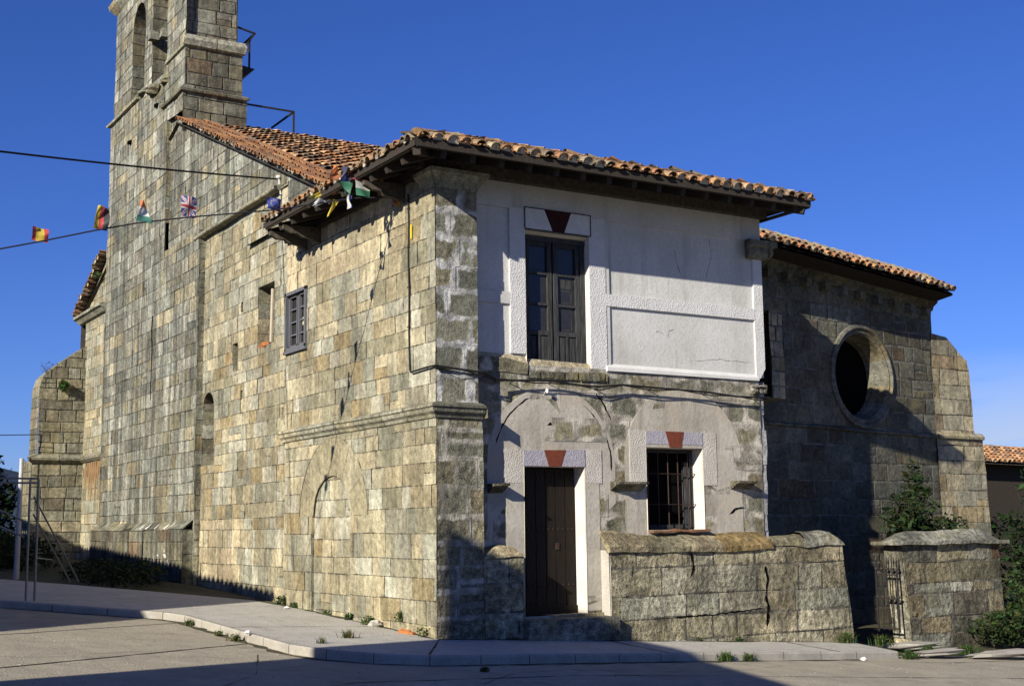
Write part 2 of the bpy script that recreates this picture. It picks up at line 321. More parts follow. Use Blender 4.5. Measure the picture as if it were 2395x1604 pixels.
# ------------------------------------------------------------------ convex polygon tools
def clip(poly, a, b, keep=1):
    out = []; n = len(poly)
    def sd(p): return keep * ((b[0]-a[0]) * (p[1]-a[1]) - (b[1]-a[1]) * (p[0]-a[0]))
    for i in range(n):
        p, q = poly[i], poly[(i+1) % n]; sp, sq = sd(p), sd(q)
        if sp >= -1e-9: out.append(p)
        if (sp > 1e-9 and sq < -1e-9) or (sp < -1e-9 and sq > 1e-9):
            t = sp / (sp - sq); out.append((p[0] + (q[0]-p[0]) * t, p[1] + (q[1]-p[1]) * t))
    return out if len(out) >= 3 and area(out) > 1e-5 else []
def area(p):
    return 0.5 * abs(sum(p[i][0] * p[(i+1) % len(p)][1] - p[(i+1) % len(p)][0] * p[i][1] for i in range(len(p))))
def isect(poly, cv):
    for i in range(len(cv)):
        poly = clip(poly, cv[i], cv[(i+1) % len(cv)])
        if not poly: return []
    return poly
def subtract(poly, cv):
    if max(p[0] for p in poly) <= min(p[0] for p in cv) or min(p[0] for p in poly) >= max(p[0] for p in cv): return [poly]
    if max(p[1] for p in poly) <= min(p[1] for p in cv) or min(p[1] for p in poly) >= max(p[1] for p in cv): return [poly]
    out = []; rem = poly
    for i in range(len(cv)):
        a, b = cv[i], cv[(i+1) % len(cv)]
        o = clip(rem, a, b, -1)
        if o: out.append(o)
        rem = clip(rem, a, b, 1)
        if not rem: return [poly]
    return out
def rect(u0, v0, u1, v1): return [(u0, v0), (u1, v0), (u1, v1), (u0, v1)]
def archpoly(u0, u1, v0, vs, n=12, rise=None):
    r = (u1 - u0) / 2; cx = (u0 + u1) / 2; rise = rise or r
    return [(u0, v0), (u1, v0)] + [(cx + r * math.cos(math.pi * i / n), vs + rise * math.sin(math.pi * i / n)) for i in range(n + 1)]
def circ(cx, cy, r, n=28): return [(cx + r * math.cos(2 * math.pi * i / n), cy + r * math.sin(2 * math.pi * i / n)) for i in range(n)]
def courses(v0, v1, h0, h1, seed):
    rn = random.Random(seed); v = v0; L = [v]
    while v < v1: v += rn.uniform(h0, h1); L.append(v)
    return L

def ashlar(mb, O, U, V, polys, cs, palf, seed=1, w=(0.32, 0.72), holes=(), sub=True, relief=0.014):
    """blocks in the plane O + u U + v V; polys, holes are convex, counter-clockwise"""
    O = Vector(O); U = Vector(U); V = Vector(V); rn = random.Random(seed)
    Nn = U.cross(V).normalized()
    if Nn.dot(Vector((-10, -19, 2)) - O) < 0: Nn = -Nn
    umin = min(p[0] for g in polys for p in g) - 1; umax = max(p[0] for g in polys for p in g) + 1
    for g in polys:                                    # mortar bed behind the stones
        ps = [g]
        for h in holes: ps = [x for y in ps for x in subtract(y, h)]
        for x in ps: mb.face([O + U * a + V * b - Nn * .022 for a, b in x], (.06, .055, .045))
    def emit(u, v0, u1, v1, c0, dd):
        for g in polys:
            p = isect(rect(u, v0, u1, v1), g)
            if not p: continue
            ps = [p]
            for h in holes: ps = [x for y in ps for x in subtract(y, h)]
            for x in ps:
                mb.face([O + U * a + V * b + Nn * dd for a, b in x], c0, [(a - u, u1 - a) for a, b in x], [(b - v0, v1 - b) for a, b in x])
    for k in range(len(cs) - 1):
        v0, v1 = cs[k], cs[k+1]; u = umin - rn.random() * 0.5
        while u < umax:
            ww = rn.uniform(*w); 
            if rn.random() < 0.15: ww *= 1.5
            if rn.random() < 0.15: ww *= 0.55
            u1 = u + ww; c0 = palf(rn, (u + u1) / 2, (v0 + v1) / 2); dd = rn.uniform(0, relief)
            if rn.random() < 0.05 and v1 - v0 > .3:
                vm = v0 + (v1 - v0) * rn.uniform(.4, .6); emit(u, v0, u1, vm, c0, dd); emit(u, vm, u1, v1, palf(rn, (u + u1) / 2, vm), dd * .5)
            else: emit(u, v0, u1, v1, c0, dd)
            u = u1
def strip(mb, pts, ext, palf, seed=1, seg=0.35, closed=False):
    """a reveal: the edge pts pushed along ext, split into blocks"""
    rn = random.Random(seed); ext = Vector(ext); L = ext.length
    n = len(pts); r = range(n if closed else n - 1)
    for i in r:
        a = Vector(pts[i]); b = Vector(pts[(i+1) % n]); d = (b - a).length; k = max(1, round(d / seg))
        for j in range(k):
            p = a.lerp(b, j / k); q = a.lerp(b, (j+1) / k); w = (q - p).length; big = d > 0.2
            mb.face([p, q, q + ext, p + ext], palf(rn, 0, 0), [(0 if big else BIG, w if big else BIG), (w if big else BIG, 0 if big else BIG)] + [(w if big else BIG, 0 if big else BIG), (0 if big else BIG, w if big else BIG)], [(BIG, BIG)] * 4)
def sweep(mb, prof, a, b, out, palf, seed=1, seg=0.7, up=Vector((0, 0, 1)), ma=0.0, mbm=0.0):
    """profile [(outward, up)] run from a to b, split into stones; ma/mbm lengthen each end per metre of outward (mitre)"""
    rn = random.Random(seed); a = Vector(a); b = Vector(b); out = Vector(out); d = (b - a).normalized(); L = (b - a).length
    k = max(1, round(L / seg)); cuts = [0] + sorted((i + rn.uniform(-.2, .2)) / k * L for i in range(1, k)) + [L]
    def P(t, o, z):
        if t == 0: t = -ma * o
        elif t == L: t = L + mbm * o
        return a + d * t + out * o + up * z
    for i in range(len(cuts) - 1):
        t0, t1 = cuts[i], cuts[i+1]; c = palf(rn, 0, 0); w = t1 - t0; jt = rn.uniform(-.004, .004)
        for (o0, z0), (o1, z1) in zip(prof[:-1], prof[1:]):
            mb.face([P(t0, o0 + jt, z0), P(t1, o0 + jt, z0), P(t1, o1 + jt, z1), P(t0, o1 + jt, z1)], c, [(0, w), (w, 0), (w, 0), (0, w)])
        if i == 0: mb.face([P(0, o, z) for o, z in prof], c)
        if i == len(cuts) - 2: mb.face([P(L, o, z) for o, z in prof][::-1], c)

def gz(x, y): return -0.06 * max(-14, min(30, x)) + 0.04 * max(-25, min(45, y))
ROADD = 0.13

# ------------------------------------------------------------------ ground, road, pavement
def sheet(name, mat, xs, ys, zf, inside=None):
    mb = MB()
    for i in range(len(xs) - 1):
        for j in range(len(ys) - 1):
            mb.face([(x, y, zf(x, y)) for x, y in ((xs[i], ys[j]), (xs[i+1], ys[j]), (xs[i+1], ys[j+1]), (xs[i], ys[j+1]))])
    return struct(mb, name, mat, smooth=True)
def lin(a, b, n): return [a + (b - a) * i / n for i in range(n + 1)]
xs = [-4000, -900, -200, -80] + lin(-40, 60, 50) + [90, 200, 900, 4000]
ys = [-4000, -600, -100] + lin(-40, 80, 60) + [120, 300, 1000, 4000]
def gfar(x, y):
    n = noise.noise(Vector((x * .3, y * .3, 0))) * 0.05
    return gz(x, y) - ROADD - 0.06 + n * (1 if (y > 4 and x > 8) or y > 30 else 0)
sheet('ground', 'field', xs, ys, gfar)
sheet('road', 'concrete', lin(-34, 24, 29), lin(-34, 12, 23), lambda x, y: gz(x, y) - ROADD)

# pavement: outline of its kerb (walks round the corner)
KP = [(8.75, -1.62), (7.6, -1.70), (3, -1.95), (-1.35, -2.3), (-2.1, -2.05), (-2.62, -1.6), (-2.9, -0.9), (-2.95, 1.0), (-2.98, 3.7), (-3.2, 4.25), (-5.6, 6.2), (-9.5, 9.4)]
WB = [(9.2, -0.02), (7.6, -0.02), (3, -0.02), (0.02, -0.02), (0.0, 0.0), (0, 0.4), (0, 1.2), (0, 3.2), (0, 5.4), (-0.2, 7.5), (-1.6, 9.3), (-4.4, 12.4)]
mb = MB(); rows = []
for t in (0.0, 0.04, 0.3, 0.6, 1.0):
    rows.append([Vector((a[0] + (b[0]-a[0]) * t, a[1] + (b[1]-a[1]) * t, 0)) for a, b in zip(KP, WB)])
for r in rows:
    for p in r: p.z = gz(p.x, p.y)
rows = [[p for p in r] for r in rows]
kmb = MB()
for k in range(1, 4):
    for j in range(len(KP) - 1): mb.face([rows[k][j], rows[k][j+1], rows[k+1][j+1], rows[k+1][j]])
for j in range(len(KP) - 1):
    a, b = rows[0][j], rows[0][j+1]; c, d = rows[1][j+1], rows[1][j]
    n = max(1, round((b - a).length / 0.9))
    for i in range(n):
        p, q = a.lerp(b, i / n), a.lerp(b, (i + 1) / n); p2, q2 = d.lerp(c, i / n), d.lerp(c, (i + 1) / n)
        g = 0.006; dd = (q - p).normalized() * g; lo = Vector((0, 0, -0.025)); dn = Vector((0, 0, -0.22)); inn = (p2 - p).normalized() * 0.02
        P = p + dd; Q = q - dd
        kmb.face([P + lo, Q + lo, Q + inn, P + inn]); kmb.face([P + inn, Q + inn, q2, p2]); kmb.face([P + lo, Q + lo, Q + dn, P + dn])
mb.face([rows[1][0], rows[4][0], rows[4][0] + Vector((0, 0, -.3)), rows[1][0] + Vector((0, 0, -.3))])
struct(mb, 'pavement', 'sidewalk'); struct(kmb, 'kerb', 'kerb')

def flatline(mb, pts, w, zoff, seed=3, jit=0.3):
    rn = random.Random(seed)
    P = []
    for a, b in zip(pts[:-1], pts[1:]):
        n = max(1, int(math.dist(a, b) / 0.25)); P += [(a[0] + (b[0]-a[0]) * i / n, a[1] + (b[1]-a[1]) * i / n) for i in range(n)]
    P.append(pts[-1]); L = []; Rr = []
    for i, p in enumerate(P):
        q = P[min(i+1, len(P)-1)]; o = P[max(i-1, 0)]; dx, dy = q[0]-o[0], q[1]-o[1]; l = math.hypot(dx, dy); nx, ny = -dy/l, dx/l
        a = w * rn.uniform(1 - jit, 1 + jit); j = rn.uniform(-.2, .2) * w
        L.append(Vector((p[0] + nx * (a/2 + j), p[1] + ny * (a/2 + j), gz(*p) + zoff))); Rr.append(Vector((p[0] - nx * (a/2 - j), p[1] - ny * (a/2 - j), gz(*p) + zoff)))
    for i in range(len(P) - 1): mb.face([L[i], L[i+1], Rr[i+1], Rr[i]])
mb = MB(); flatline(mb, [(-18, -8.4), (-7.1, -2.39), (-3.0, 0.42)], 0.06, -ROADD + .004, 3, .6)
flatline(mb, [(-20, -15.5), (-3.3, -4.0), (0.5, -3.5), (8.7, -4.4), (22, -6)], 0.03, -ROADD + .004, 6, .7)
flatline(mb, [(6.7, -1.9), (9.4, -2.3), (12.5, -1.8), (20, -1)], 0.03, -ROADD + .004, 7, .7)
flatline(mb, [(-9, -9), (-6.5, -6.2), (-4.2, -3.1), (-3.4, -1.0)], 0.012, -ROADD + .004, 8, .9)
flatline(mb, [(-2, -4.6), (-.5, -3.2), (.8, -2.9), (3, -3.3), (5, -2.6)], 0.012, -ROADD + .004, 9, .9)
flatline(mb, [(-14, -1.5), (-9, -.5), (-6.5, -1.4), (-4.5, -.4)], 0.010, -ROADD + .004, 10, .9)
struct(mb, 'road_joint', 'joint')
mb = MB(); flatline(mb, [(7.6, -1.80), (3, -2.05), (-1.35, -2.42), (-2.2, -2.16), (-2.74, -1.66), (-3.02, -.9), (-3.05, 1.0), (-3.08, 3.7), (-3.3, 4.3), (-5.7, 6.3)], 0.13, -ROADD + .006, 12, .85)
struct(mb, 'gutter_dirt', 'soil')
mb = MB(); flatline(mb, [(9, -.05), (3, -.06), (.0, -.07)], .09, .005, 13, .9); flatline(mb, [(-.06, 0), (-.06, 5.4), (-.26, 7.5)], .10, .005, 14, .9)
struct(mb, 'wall_foot_dirt', 'soil')
mb = MB(); flatline(mb, [(-13, -2.2), (-6.41, 1.46), (-2.85, 3.85)], 0.07, -ROADD + .005, 4, .3)
struct(mb, 'road_edge_line', 'palejoint')
mb = MB()
for a, b in [((-1.3, -2.2), (0.02, -0.03)), ((3.2, -1.9), (3.3, -0.03)), ((-2.9, 1.6), (-0.05, 2.1)), ((7.2, -1.7), (7.4, -.03))]:
    flatline(mb, [a, b], 0.03, .004, 5, .5)
struct(mb, 'pavement_joint', 'joint')
# bank of soil and weeds between the pavement and the church, earth on the right
def bank(x, y):
    n = noise.noise(Vector((x * .8, y * .8, 2))) * 0.08
    return gz(x, y) - 0.12 + n + max(0, min(0.12, (x + 3.5) * 0.04))
mb = MB(); E0 = [(0, 6.2), (-.2, 7.5), (-.9, 8.4), (-1.6, 9.3), (-3.0, 10.85), (-4.4, 12.4), (-6.5, 14.5), (-9.5, 17)]; E1_ = [(.1, 6.9), (.1, 12), (.1, 18), (.1, 24), (-.5, 30), (-3, 38), (-6, 42), (-10, 44)]; rows = []
for t in lin(0, 1, 30):
    row = []
    for (a0, b0), (a1, b1) in zip(E0, E1_):
        for k in range(1):
            x, y = a0 + (a1 - a0) * t, b0 + (b1 - b0) * t; row.append(Vector((x, y, bank(x, y) - .09 * max(0, 1 - t * 12))))
    rows.append(row)
mb.grid(rows)
struct(mb, 'soil_bank', 'soil', smooth=True)
mb = MB(); X = lin(8.6, 34, 26); Y = lin(-1.2, 30, 30)
def soilr(x, y):
    n = noise.noise(Vector((x * 1.1, y * 1.1, 5))) * 0.07
    return gz(x, y) - 0.10 + n + max(0, min(.25, (y - 1) * .1))
for i in range(26):
    for j in range(30):
        q = [(X[i], Y[j]), (X[i+1], Y[j]), (X[i+1], Y[j+1]), (X[i], Y[j+1])]
        mb.face([(x, y, soilr(x, y)) for x, y in q])
struct(mb, 'soil_ground', 'soil', smooth=True)
mb = MB(); rows = []
for k in range(0, 5):
    row = []
    for i in range(61):
        t = i / 60; A = R(20 + 140 * t); rr = 2600 + k * 160
        h = [0, 60, 100, 125, 40][k] * (0.9 + 0.75 * noise.noise(Vector((t * 9, k * .3, 0))) + 0.5 * noise.noise(Vector((t * 26, k * .4, 3)))) * (1.25 if 0.38 < t < 0.52 else .7)
        row.append(Vector((-10 + rr * math.cos(A), -19 + rr * math.sin(A), -10 + max(0, h))))
    rows.append(row)
mb.grid(rows); struct(mb, 'hills', 'hill', smooth=True)

# ------------------------------------------------------------------ roof tiles
TC = [(0.33, 0.155, 0.07), (0.38, 0.19, 0.085), (0.27, 0.13, 0.065), (0.40, 0.23, 0.115), (0.20, 0.115, 0.07), (0.42, 0.27, 0.15), (0.13, 0.09, 0.065)]
TO = [(0.26, 0.15, 0.085), (0.32, 0.20, 0.12), (0.20, 0.135, 0.09), (0.30, 0.25, 0.165), (0.18, 0.14, 0.10), (0.34, 0.19, 0.09)]
def tiles(mb, O, U, S, nu, ns, pred, sp=0.26, row=0.33, ln=0.44, r=0.105, cols=TC, seed=1, jit=0.012, eave=True, lift=0.03):
    O = Vector(O); U = Vector(U).normalized(); S = Vector(S).normalized(); Nn = U.cross(S)
    if Nn.z < 0: Nn = -Nn
    rn = random.Random(seed)
    for i in range(nu):
        wob = rn.uniform(-.01, .01)
        for j in range(ns):
            c = O + U * (i * sp) + S * (j * row)
            for kind in (0, 1):                       # 0 channel tile, 1 cover tile
                cc = c + U * (sp / 2 * kind)
                if not pred(cc.x, cc.y, cc.z): continue
                colr = rn.choice(cols); k = rn.uniform(.8, 1.2); colr = tuple(x * k for x in colr)
                j1, j2 = rn.uniform(-jit, jit) + wob, rn.uniform(-jit, jit) + wob; js = rn.uniform(-.03, .03)
                r0 = r * rn.uniform(.94, 1.06); r1 = r0 * 0.80; seg = 5
                if kind == 0: r0, r1 = r * .84, r * 1.0
                lo, hi = [], []; li, hii = [], []
                h0 = lift + (0.055 if kind else 0.025) + rn.uniform(0, .018); h1 = h0 - 0.045 if kind else h0 - .02
                for q in range(seg + 1):
                    a = math.pi * q / seg; cx, cz = math.cos(a), math.sin(a) * (1 if kind else -0.40)
                    zb = 0 if kind else r * 0.62
                    lo.append(cc + U * (cx * r0 + j1) + S * js + Nn * (h0 + zb + cz * r0)); hi.append(cc + U * (cx * r1 + j2) + S * (js + ln) + Nn * (h1 + zb + cz * r1 - 0.01))
                    li.append(cc + U * (cx * (r0 - .016) + j1) + S * js + Nn * (h0 + zb + cz * (r0 - .016)))
                for q in range(seg):
                    mb.face([lo[q], lo[q+1], hi[q+1], hi[q]], colr)
                    mb.face([lo[q], lo[q+1], li[q+1], li[q]], tuple(x * .9 for x in colr))
                    if j == 0 and eave: mb.face([li[q], li[q+1], li[q+1] + S * .25, li[q] + S * .25], tuple(x * .7 for x in colr))
                if kind == 1 and j == 0 and eave and rn.random() < 0.55:     # mortar plug under the cover tile
                    f = rn.choice([(0.42, 0.40, 0.33), (0.26, 0.24, 0.2), (0.33, 0.24, 0.15), (0.5, 0.47, 0.38)]); d = rn.uniform(.02, .07)
                    mb.face([p + S * d for p in li] + [li[-1] + S * d - Nn * .03, li[0] + S * d - Nn * .03], f)

def ridge(mb, pts, r=0.12, cols=TC, seed=2, ln=0.42):
    rn = random.Random(seed)
    for a, b in zip(pts[:-1], pts[1:]):
        a = Vector(a); b = Vector(b); d = (b - a).normalized(); L = (b - a).length; n = int(L / 0.34); side = d.cross(Vector((0, 0, 1))).normalized(); up = side.cross(d)
        for i in range(n):
            c = a + d * (i * 0.34) + side * rn.uniform(-.012, .012); colr = tuple(x * rn.uniform(.85, 1.15) for x in rn.choice(cols)); lo, hi = [], []
            for q in range(7):
                t = math.pi * q / 6; rr = r * rn.uniform(.97, 1.03)
                lo.append(c + side * math.cos(t) * r + up * (math.sin(t) * r + .03)); hi.append(c + d * ln + side * math.cos(t) * r * .84 + up * (math.sin(t) * r * .84 + .01))
            for q in range(6):
                mb.face([lo[q], lo[q+1], hi[q+1], hi[q]], colr)
            mb.face(lo, tuple(x * .5 for x in colr))

SL = 0.36
def nave(x, y): return 6.57 + 0.42 * y
EV = 7.86
def zfront(x, y): return EV + SL * (y + 1.0)
def zleft(x, y): return EV + SL * (x + 0.9)
def zright(x, y): return EV + SL * (7.72 - x)

# ================================================================== THE CHURCH
church = thing('stone_church', 'large weathered stone church with bell gable and red tiled roof', 'church', (0, 14, 0.4))
X0 = (0, 0, 0); UY = (0, 1, 0); VZ = (0, 0, 1)
cs_left = courses(-0.5, 14, 0.24, 0.42, 5)
# nave side wall
mb = MB()
holesA = [rect(7.43, 5.77, 8.43, 7.12), rect(9.70, 5.41, 10.05, 6.06), rect(9.36, 6.72, 9.50, 6.94), rect(11.74, 6.66, 11.88, 6.90),
          rect(9.40, 4.70, 9.52, 4.92), rect(6.86, 4.06, 6.96, 4.32), archpoly(11.30, 12.2, 3.32, 4.70, 8, .38), rect(10.9, 7.9, 11.0, 8.05)]
def pside(rn, u, v): return (P_peach if (v < 2.1 and 9.5 < u < 12.3) else P_leftlow if v < 3.2 else P_left)(rn)
ashlar(mb, (0.03, 0, 0), UY, VZ, [rect(6.65, -.4, 12.25, 9.06)], cs_left, pside, 11, (.3, .62), holesA)
mb.build('side_wall', 'ashlar', church, wrp=.018)
mb = MB()
ashlar(mb, X0, UY, VZ, [[(6.65, 9.06), (15.3, 9.06), (15.3, 13.02), (6.65, 9.39)], [(4.4, 7.7), (6.65, 7.7), (6.65, 9.39), (4.4, 8.44)]], courses(7.7, 13.5, .32, .4, 3), P_tower, 12, (.35, .75))
mb.build('gable_wall', 'tower', church, wrp=.018)
# reveals and dark backs of the openings
for i, h in enumerate(holesA):
    d = 0.42 if i in (0, 6) else 0.3; mb = MB(); bk = MB()
    strip(mb, [(0.03, u, v) for u, v in h], (d, 0, 0), P_leftlow, 20 + i, .35, True)
    bk.face([(0.03 + d, u, v) for u, v in h])
    nm = {0: 'wall_opening', 1: 'slit_window', 6: 'arched_slit_window'}.get(i, 'putlog_hole')
    o = mb.build(nm, 'ashlar', church, wrp=.018); bk.build('dark_interior', 'dark', o)
w = thing_part = MB(); w.bar((0.16, 7.98, 5.85), (0.14, 7.86, 7.02), .10, .03, Vector((1, 0, 0))); w.build('plank', 'palewood', church)
b = MB(); [b.blob((0.0 + .06, 8.28 - i * .16, 5.78 + .03 * (i % 2)), .07 + .015 * (i % 3), i, sq=(1, 1.3, .7)) for i in range(3)]; b.build('broken_brick', 'brick', church)
# string course and lower weathering mould
mb = MB(); prof = [(0, .03), (.16, .04), (.18, .06), (.18, .11), (.0, .17)]
sweep(mb, [(o, z) for o, z in prof], (0.0, 7.08, 9.0), (0.0, 12.55, 8.95), (-1, 0, 0), P_grey, 31, .9)
mb.build('drip_moulding', 'mould', church, wrp=.02)
# tower wall
TX = -0.12
mb = MB(); cs_t = courses(.2, 15, .28, .44, 9)
ashlar(mb, (TX, 0, 0), UY, VZ, [rect(12.2, .1, 21.3, 9.2), rect(18.2, 9.2, 21.3, 14.38), [(15.2, 9.2), (18.2, 9.2), (18.2, 14.38), (15.2, 13.32)]], cs_t, P_tower, 13, (.3, 1.0),
       [rect(18.05, 6.4, 18.12, 6.9), rect(16.1, 5.3, 16.2, 7.6)])
strip(mb, [(TX, 12.2, .1), (TX, 12.2, 9.2)], (.16, 0, 0), P_grey, 14, .36)
strip(mb, [(TX, 15.2, 10.0), (TX, 15.2, 13.32)], (.13, 0, 0), P_grey, 15, .36)
strip(mb, [(TX, 21.3, .1), (TX, 21.3, 14.38)], (1.2, 0, 0), P_grey, 16, .36)
mb.build('tower_wall', 'tower', church, wrp=.02)
for y, z, h, w_ in ((16.15, 6.45, 2.4, .2), (18.08, 6.65, .6, .1)):
    bk = MB(); bk.box((0, y, z), (.16, w_, h)); bk.build('dark_slot', 'dark', church)
# belfry
A1 = archpoly(17.90, 19.24, 14.66, 16.75, 12); A2 = archpoly(15.66, 17.08, 14.45, 16.85, 12)
mb = MB(); BX = -0.05; cs_b = courses(12.4, 20.6, .32, .42, 10)
ashlar(mb, (BX, 0, 0), UY, VZ, [rect(13.95, 13.32, 21.2, 20.5)], cs_b, P_tower, 17, (.4, .8), [A1, A2])
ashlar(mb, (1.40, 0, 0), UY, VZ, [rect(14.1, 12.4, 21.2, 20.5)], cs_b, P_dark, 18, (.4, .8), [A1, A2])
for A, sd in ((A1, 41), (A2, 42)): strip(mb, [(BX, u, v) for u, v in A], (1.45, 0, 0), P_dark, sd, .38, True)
strip(mb, [(BX, 21.2, 13.3), (BX, 21.2, 20.5)], (1.45, 0, 0), P_grey, 43, .38)
mb.build('belfry_wall', 'belfry', church, wrp=.025)
mb = MB()
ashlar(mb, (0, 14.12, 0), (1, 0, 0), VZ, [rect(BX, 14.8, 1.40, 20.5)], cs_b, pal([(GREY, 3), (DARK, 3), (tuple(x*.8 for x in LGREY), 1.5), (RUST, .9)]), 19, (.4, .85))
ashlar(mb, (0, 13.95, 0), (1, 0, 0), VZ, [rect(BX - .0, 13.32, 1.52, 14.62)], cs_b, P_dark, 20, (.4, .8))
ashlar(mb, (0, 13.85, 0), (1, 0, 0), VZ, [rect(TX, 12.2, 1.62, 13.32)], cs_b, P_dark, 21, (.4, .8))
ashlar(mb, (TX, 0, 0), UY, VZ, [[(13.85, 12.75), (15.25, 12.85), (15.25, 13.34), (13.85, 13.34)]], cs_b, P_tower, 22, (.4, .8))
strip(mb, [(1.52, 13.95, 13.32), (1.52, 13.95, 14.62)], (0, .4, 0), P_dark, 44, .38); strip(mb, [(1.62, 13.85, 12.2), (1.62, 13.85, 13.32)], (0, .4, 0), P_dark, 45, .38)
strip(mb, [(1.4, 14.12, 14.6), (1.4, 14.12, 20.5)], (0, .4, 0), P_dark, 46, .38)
mb.build('belfry_end_wall', 'belfry', church, wrp=.025)
mb = MB()
pr = [(0, 0), (.09, .02), (.11, .08), (0, .14)]
mb = MB(); sweep(mb, pr, (TX, 13.85, 13.26), (1.62, 13.85, 13.26), (0, -1, 0), P_dark, 51, .6, ma=1, mbm=.5); mb.build('belfry_moulding', 'mould', church, wrp=.02)
mb = MB(); sweep(mb, pr, (TX, 13.85, 13.26), (TX, 15.6, 13.26), (-1, 0, 0), P_dark, 52, .6, ma=1); mb.build('belfry_moulding', 'mould', church, wrp=.02)
pr2 = [(0, 0), (.12, .04), (.16, .2), (.10, .34), (-.14, .42)]
mb = MB(); sweep(mb, pr2, (BX, 13.97, 14.55), (1.52, 13.97, 14.55), (0, -1, 0), pal([(LGREY, 1), (GREY, 1)]), 53, .7, ma=.6, mbm=.6); mb.build('belfry_moulding', 'mould', church, wrp=.02)
pr3 = [(0, 0), (.06, .02), (.07, .10), (0, .16)]
mb = MB(); sweep(mb, pr3, (BX, 13.97, 14.55), (BX, 15.6, 14.55), (-1, 0, 0), P_grey, 54, .7, ma=.6); mb.build('belfry_moulding', 'mould', church, wrp=.02)
mb = MB(); sweep(mb, pr, (TX, 18.1, 14.30), (TX, 21.35, 14.30), (-1, 0, 0), P_grey, 55, .7, mbm=1); mb.build('belfry_moulding', 'mould', church, wrp=.02)
mb = MB(); sweep(mb, [(0, 0), (.06, .06), (.20, .22), (.24, .36), (0, .45)], (BX, 19.7, 17.95), (BX, 21.25, 17.95), (-1, 0, 0), P_grey, 56, .7, mbm=1); mb.build('belfry_moulding', 'mould', church, wrp=.02)
for y0, y1, z in ((17.5, 18.3, 14.52), (18.9, 19.6, 14.5), (16.2, 17.3, 14.22), (15.3, 16.0, 14.2)):
    mb = MB(); mb.blob((TX + .1, (y0+y1)/2, z - .05), (y1-y0)/2, int(y0*7), tuple(x*.7 for x in (GREY if y0 > 17 else OLIV)), (.5, 1, .28), 10, 6, .6)
    mb.build('weathered_sill', 'mould', church, wrp=.02)
for y, z in ((16.95, 15.85), (15.85, 15.55)):
    mb = MB(); mb.box((BX - .03, y, z), (.26, .24, .26), taper=.8, color=tuple(x * .8 for x in GREY)); mb.build('bell_corbel', 'mould', church, wrp=.02)
for y, z in ((16.2, 13.55), (18.9, 13.2)):
    bk = MB(); bk.blob((TX - .02, y, z), .1, 3); bk.build('putlog_hole', 'dark', church)  # dark lump painted as the shade inside a hole, none is cut
# end bay, its gable and cornice
mb = MB()
ashlar(mb, X0, UY, VZ, [rect(21.3, .2, 24.2, 8.6), [(21.3, 8.6), (24.7, 8.6), (24.7, 8.75), (21.3, 10.4)]], cs_left, P_left, 23, (.4, .8), [rect(21.45, 4.4, 21.55, 6.2)])
mb.build('end_bay_wall', 'ashlar', church, wrp=.02)
mb = MB(); sweep(mb, [(0, 0), (.10, .03), (.20, .14), (.28, .18), (.28, .26), (0, .30)], (0, 21.4, 8.52), (0, 24.75, 8.52), (-1, 0, 0), P_left, 57, .9, mbm=.5); mb.build('eave_cornice', 'mould', church, wrp=.015)
mb = MB(); tiles(mb, (-.28, 24.9, 8.78), (0, -1, .46), (1, 0, .03), 15, 3, lambda x, y, z: y > 21.25, .25, .33, cols=TO, seed=5)
mb.build('end_bay_roof', 'tile_old', church)
# corner buttress
butt = MB(); cs_bt = courses(.1, 8.2, .30, .40, 12)
BP = pal([(GREY, 4), (OLIV, 3), (DARK, 1.2), (TAN, 1.5)])
ashlar(butt, (0, 24.0, 0), (1, 0, 0), VZ, [[(-1.40, 4.05), (0, 4.05), (0, 7.78), (-.55, 7.38), (-1.30, 6.75), (-1.42, 6.4)], rect(-1.58, .2, 0, 4.05)], cs_bt, BP, 24, (.35, .8))
strip(butt, [(-1.58, 24.0, .2), (-1.58, 24.0, 4.05)], (0, 1.2, 0), BP, 25); strip(butt, [(-1.42, 24.0, 4.05), (-1.42, 24.0, 6.4), (-1.30, 24, 6.75), (-.55, 24, 7.38), (0, 24, 7.78)], (0, 1.2, 0), BP, 26)
butt = butt.build('buttress', 'belfry', church, wrp=.025)
mb = MB(); pr = [(0, -.02), (.05, 0), (.14, .08), (.16, .15), (.02, .26)]
sweep(mb, pr, (-1.58, 24.0, 3.98), (0.0, 24.0, 3.98), (0, -1, 0), P_grey, 58, .8, ma=1); sweep(mb, pr, (0, 24.0, 3.98), (0, 21.35, 3.98), (-1, 0, 0), P_grey, 59, .8)
mb.build('buttress_moulding', 'mould', church, wrp=.015)
mb = MB(); rn = random.Random(2)
for i in range(9):
    y = 21.55 + i * .26; w_ = rn.uniform(.10, .2); z_ = rn.uniform(2.5, 3.4)
    mb.face([(-.012, y - w_, 3.95), (-.012, y + w_, 3.95), (-.012, y + w_ * .6, z_ + .4), (-.012, y, z_), (-.012, y - w_ * .5, z_ + .5)])
mb.build('rust_stain', 'rustystain', church)
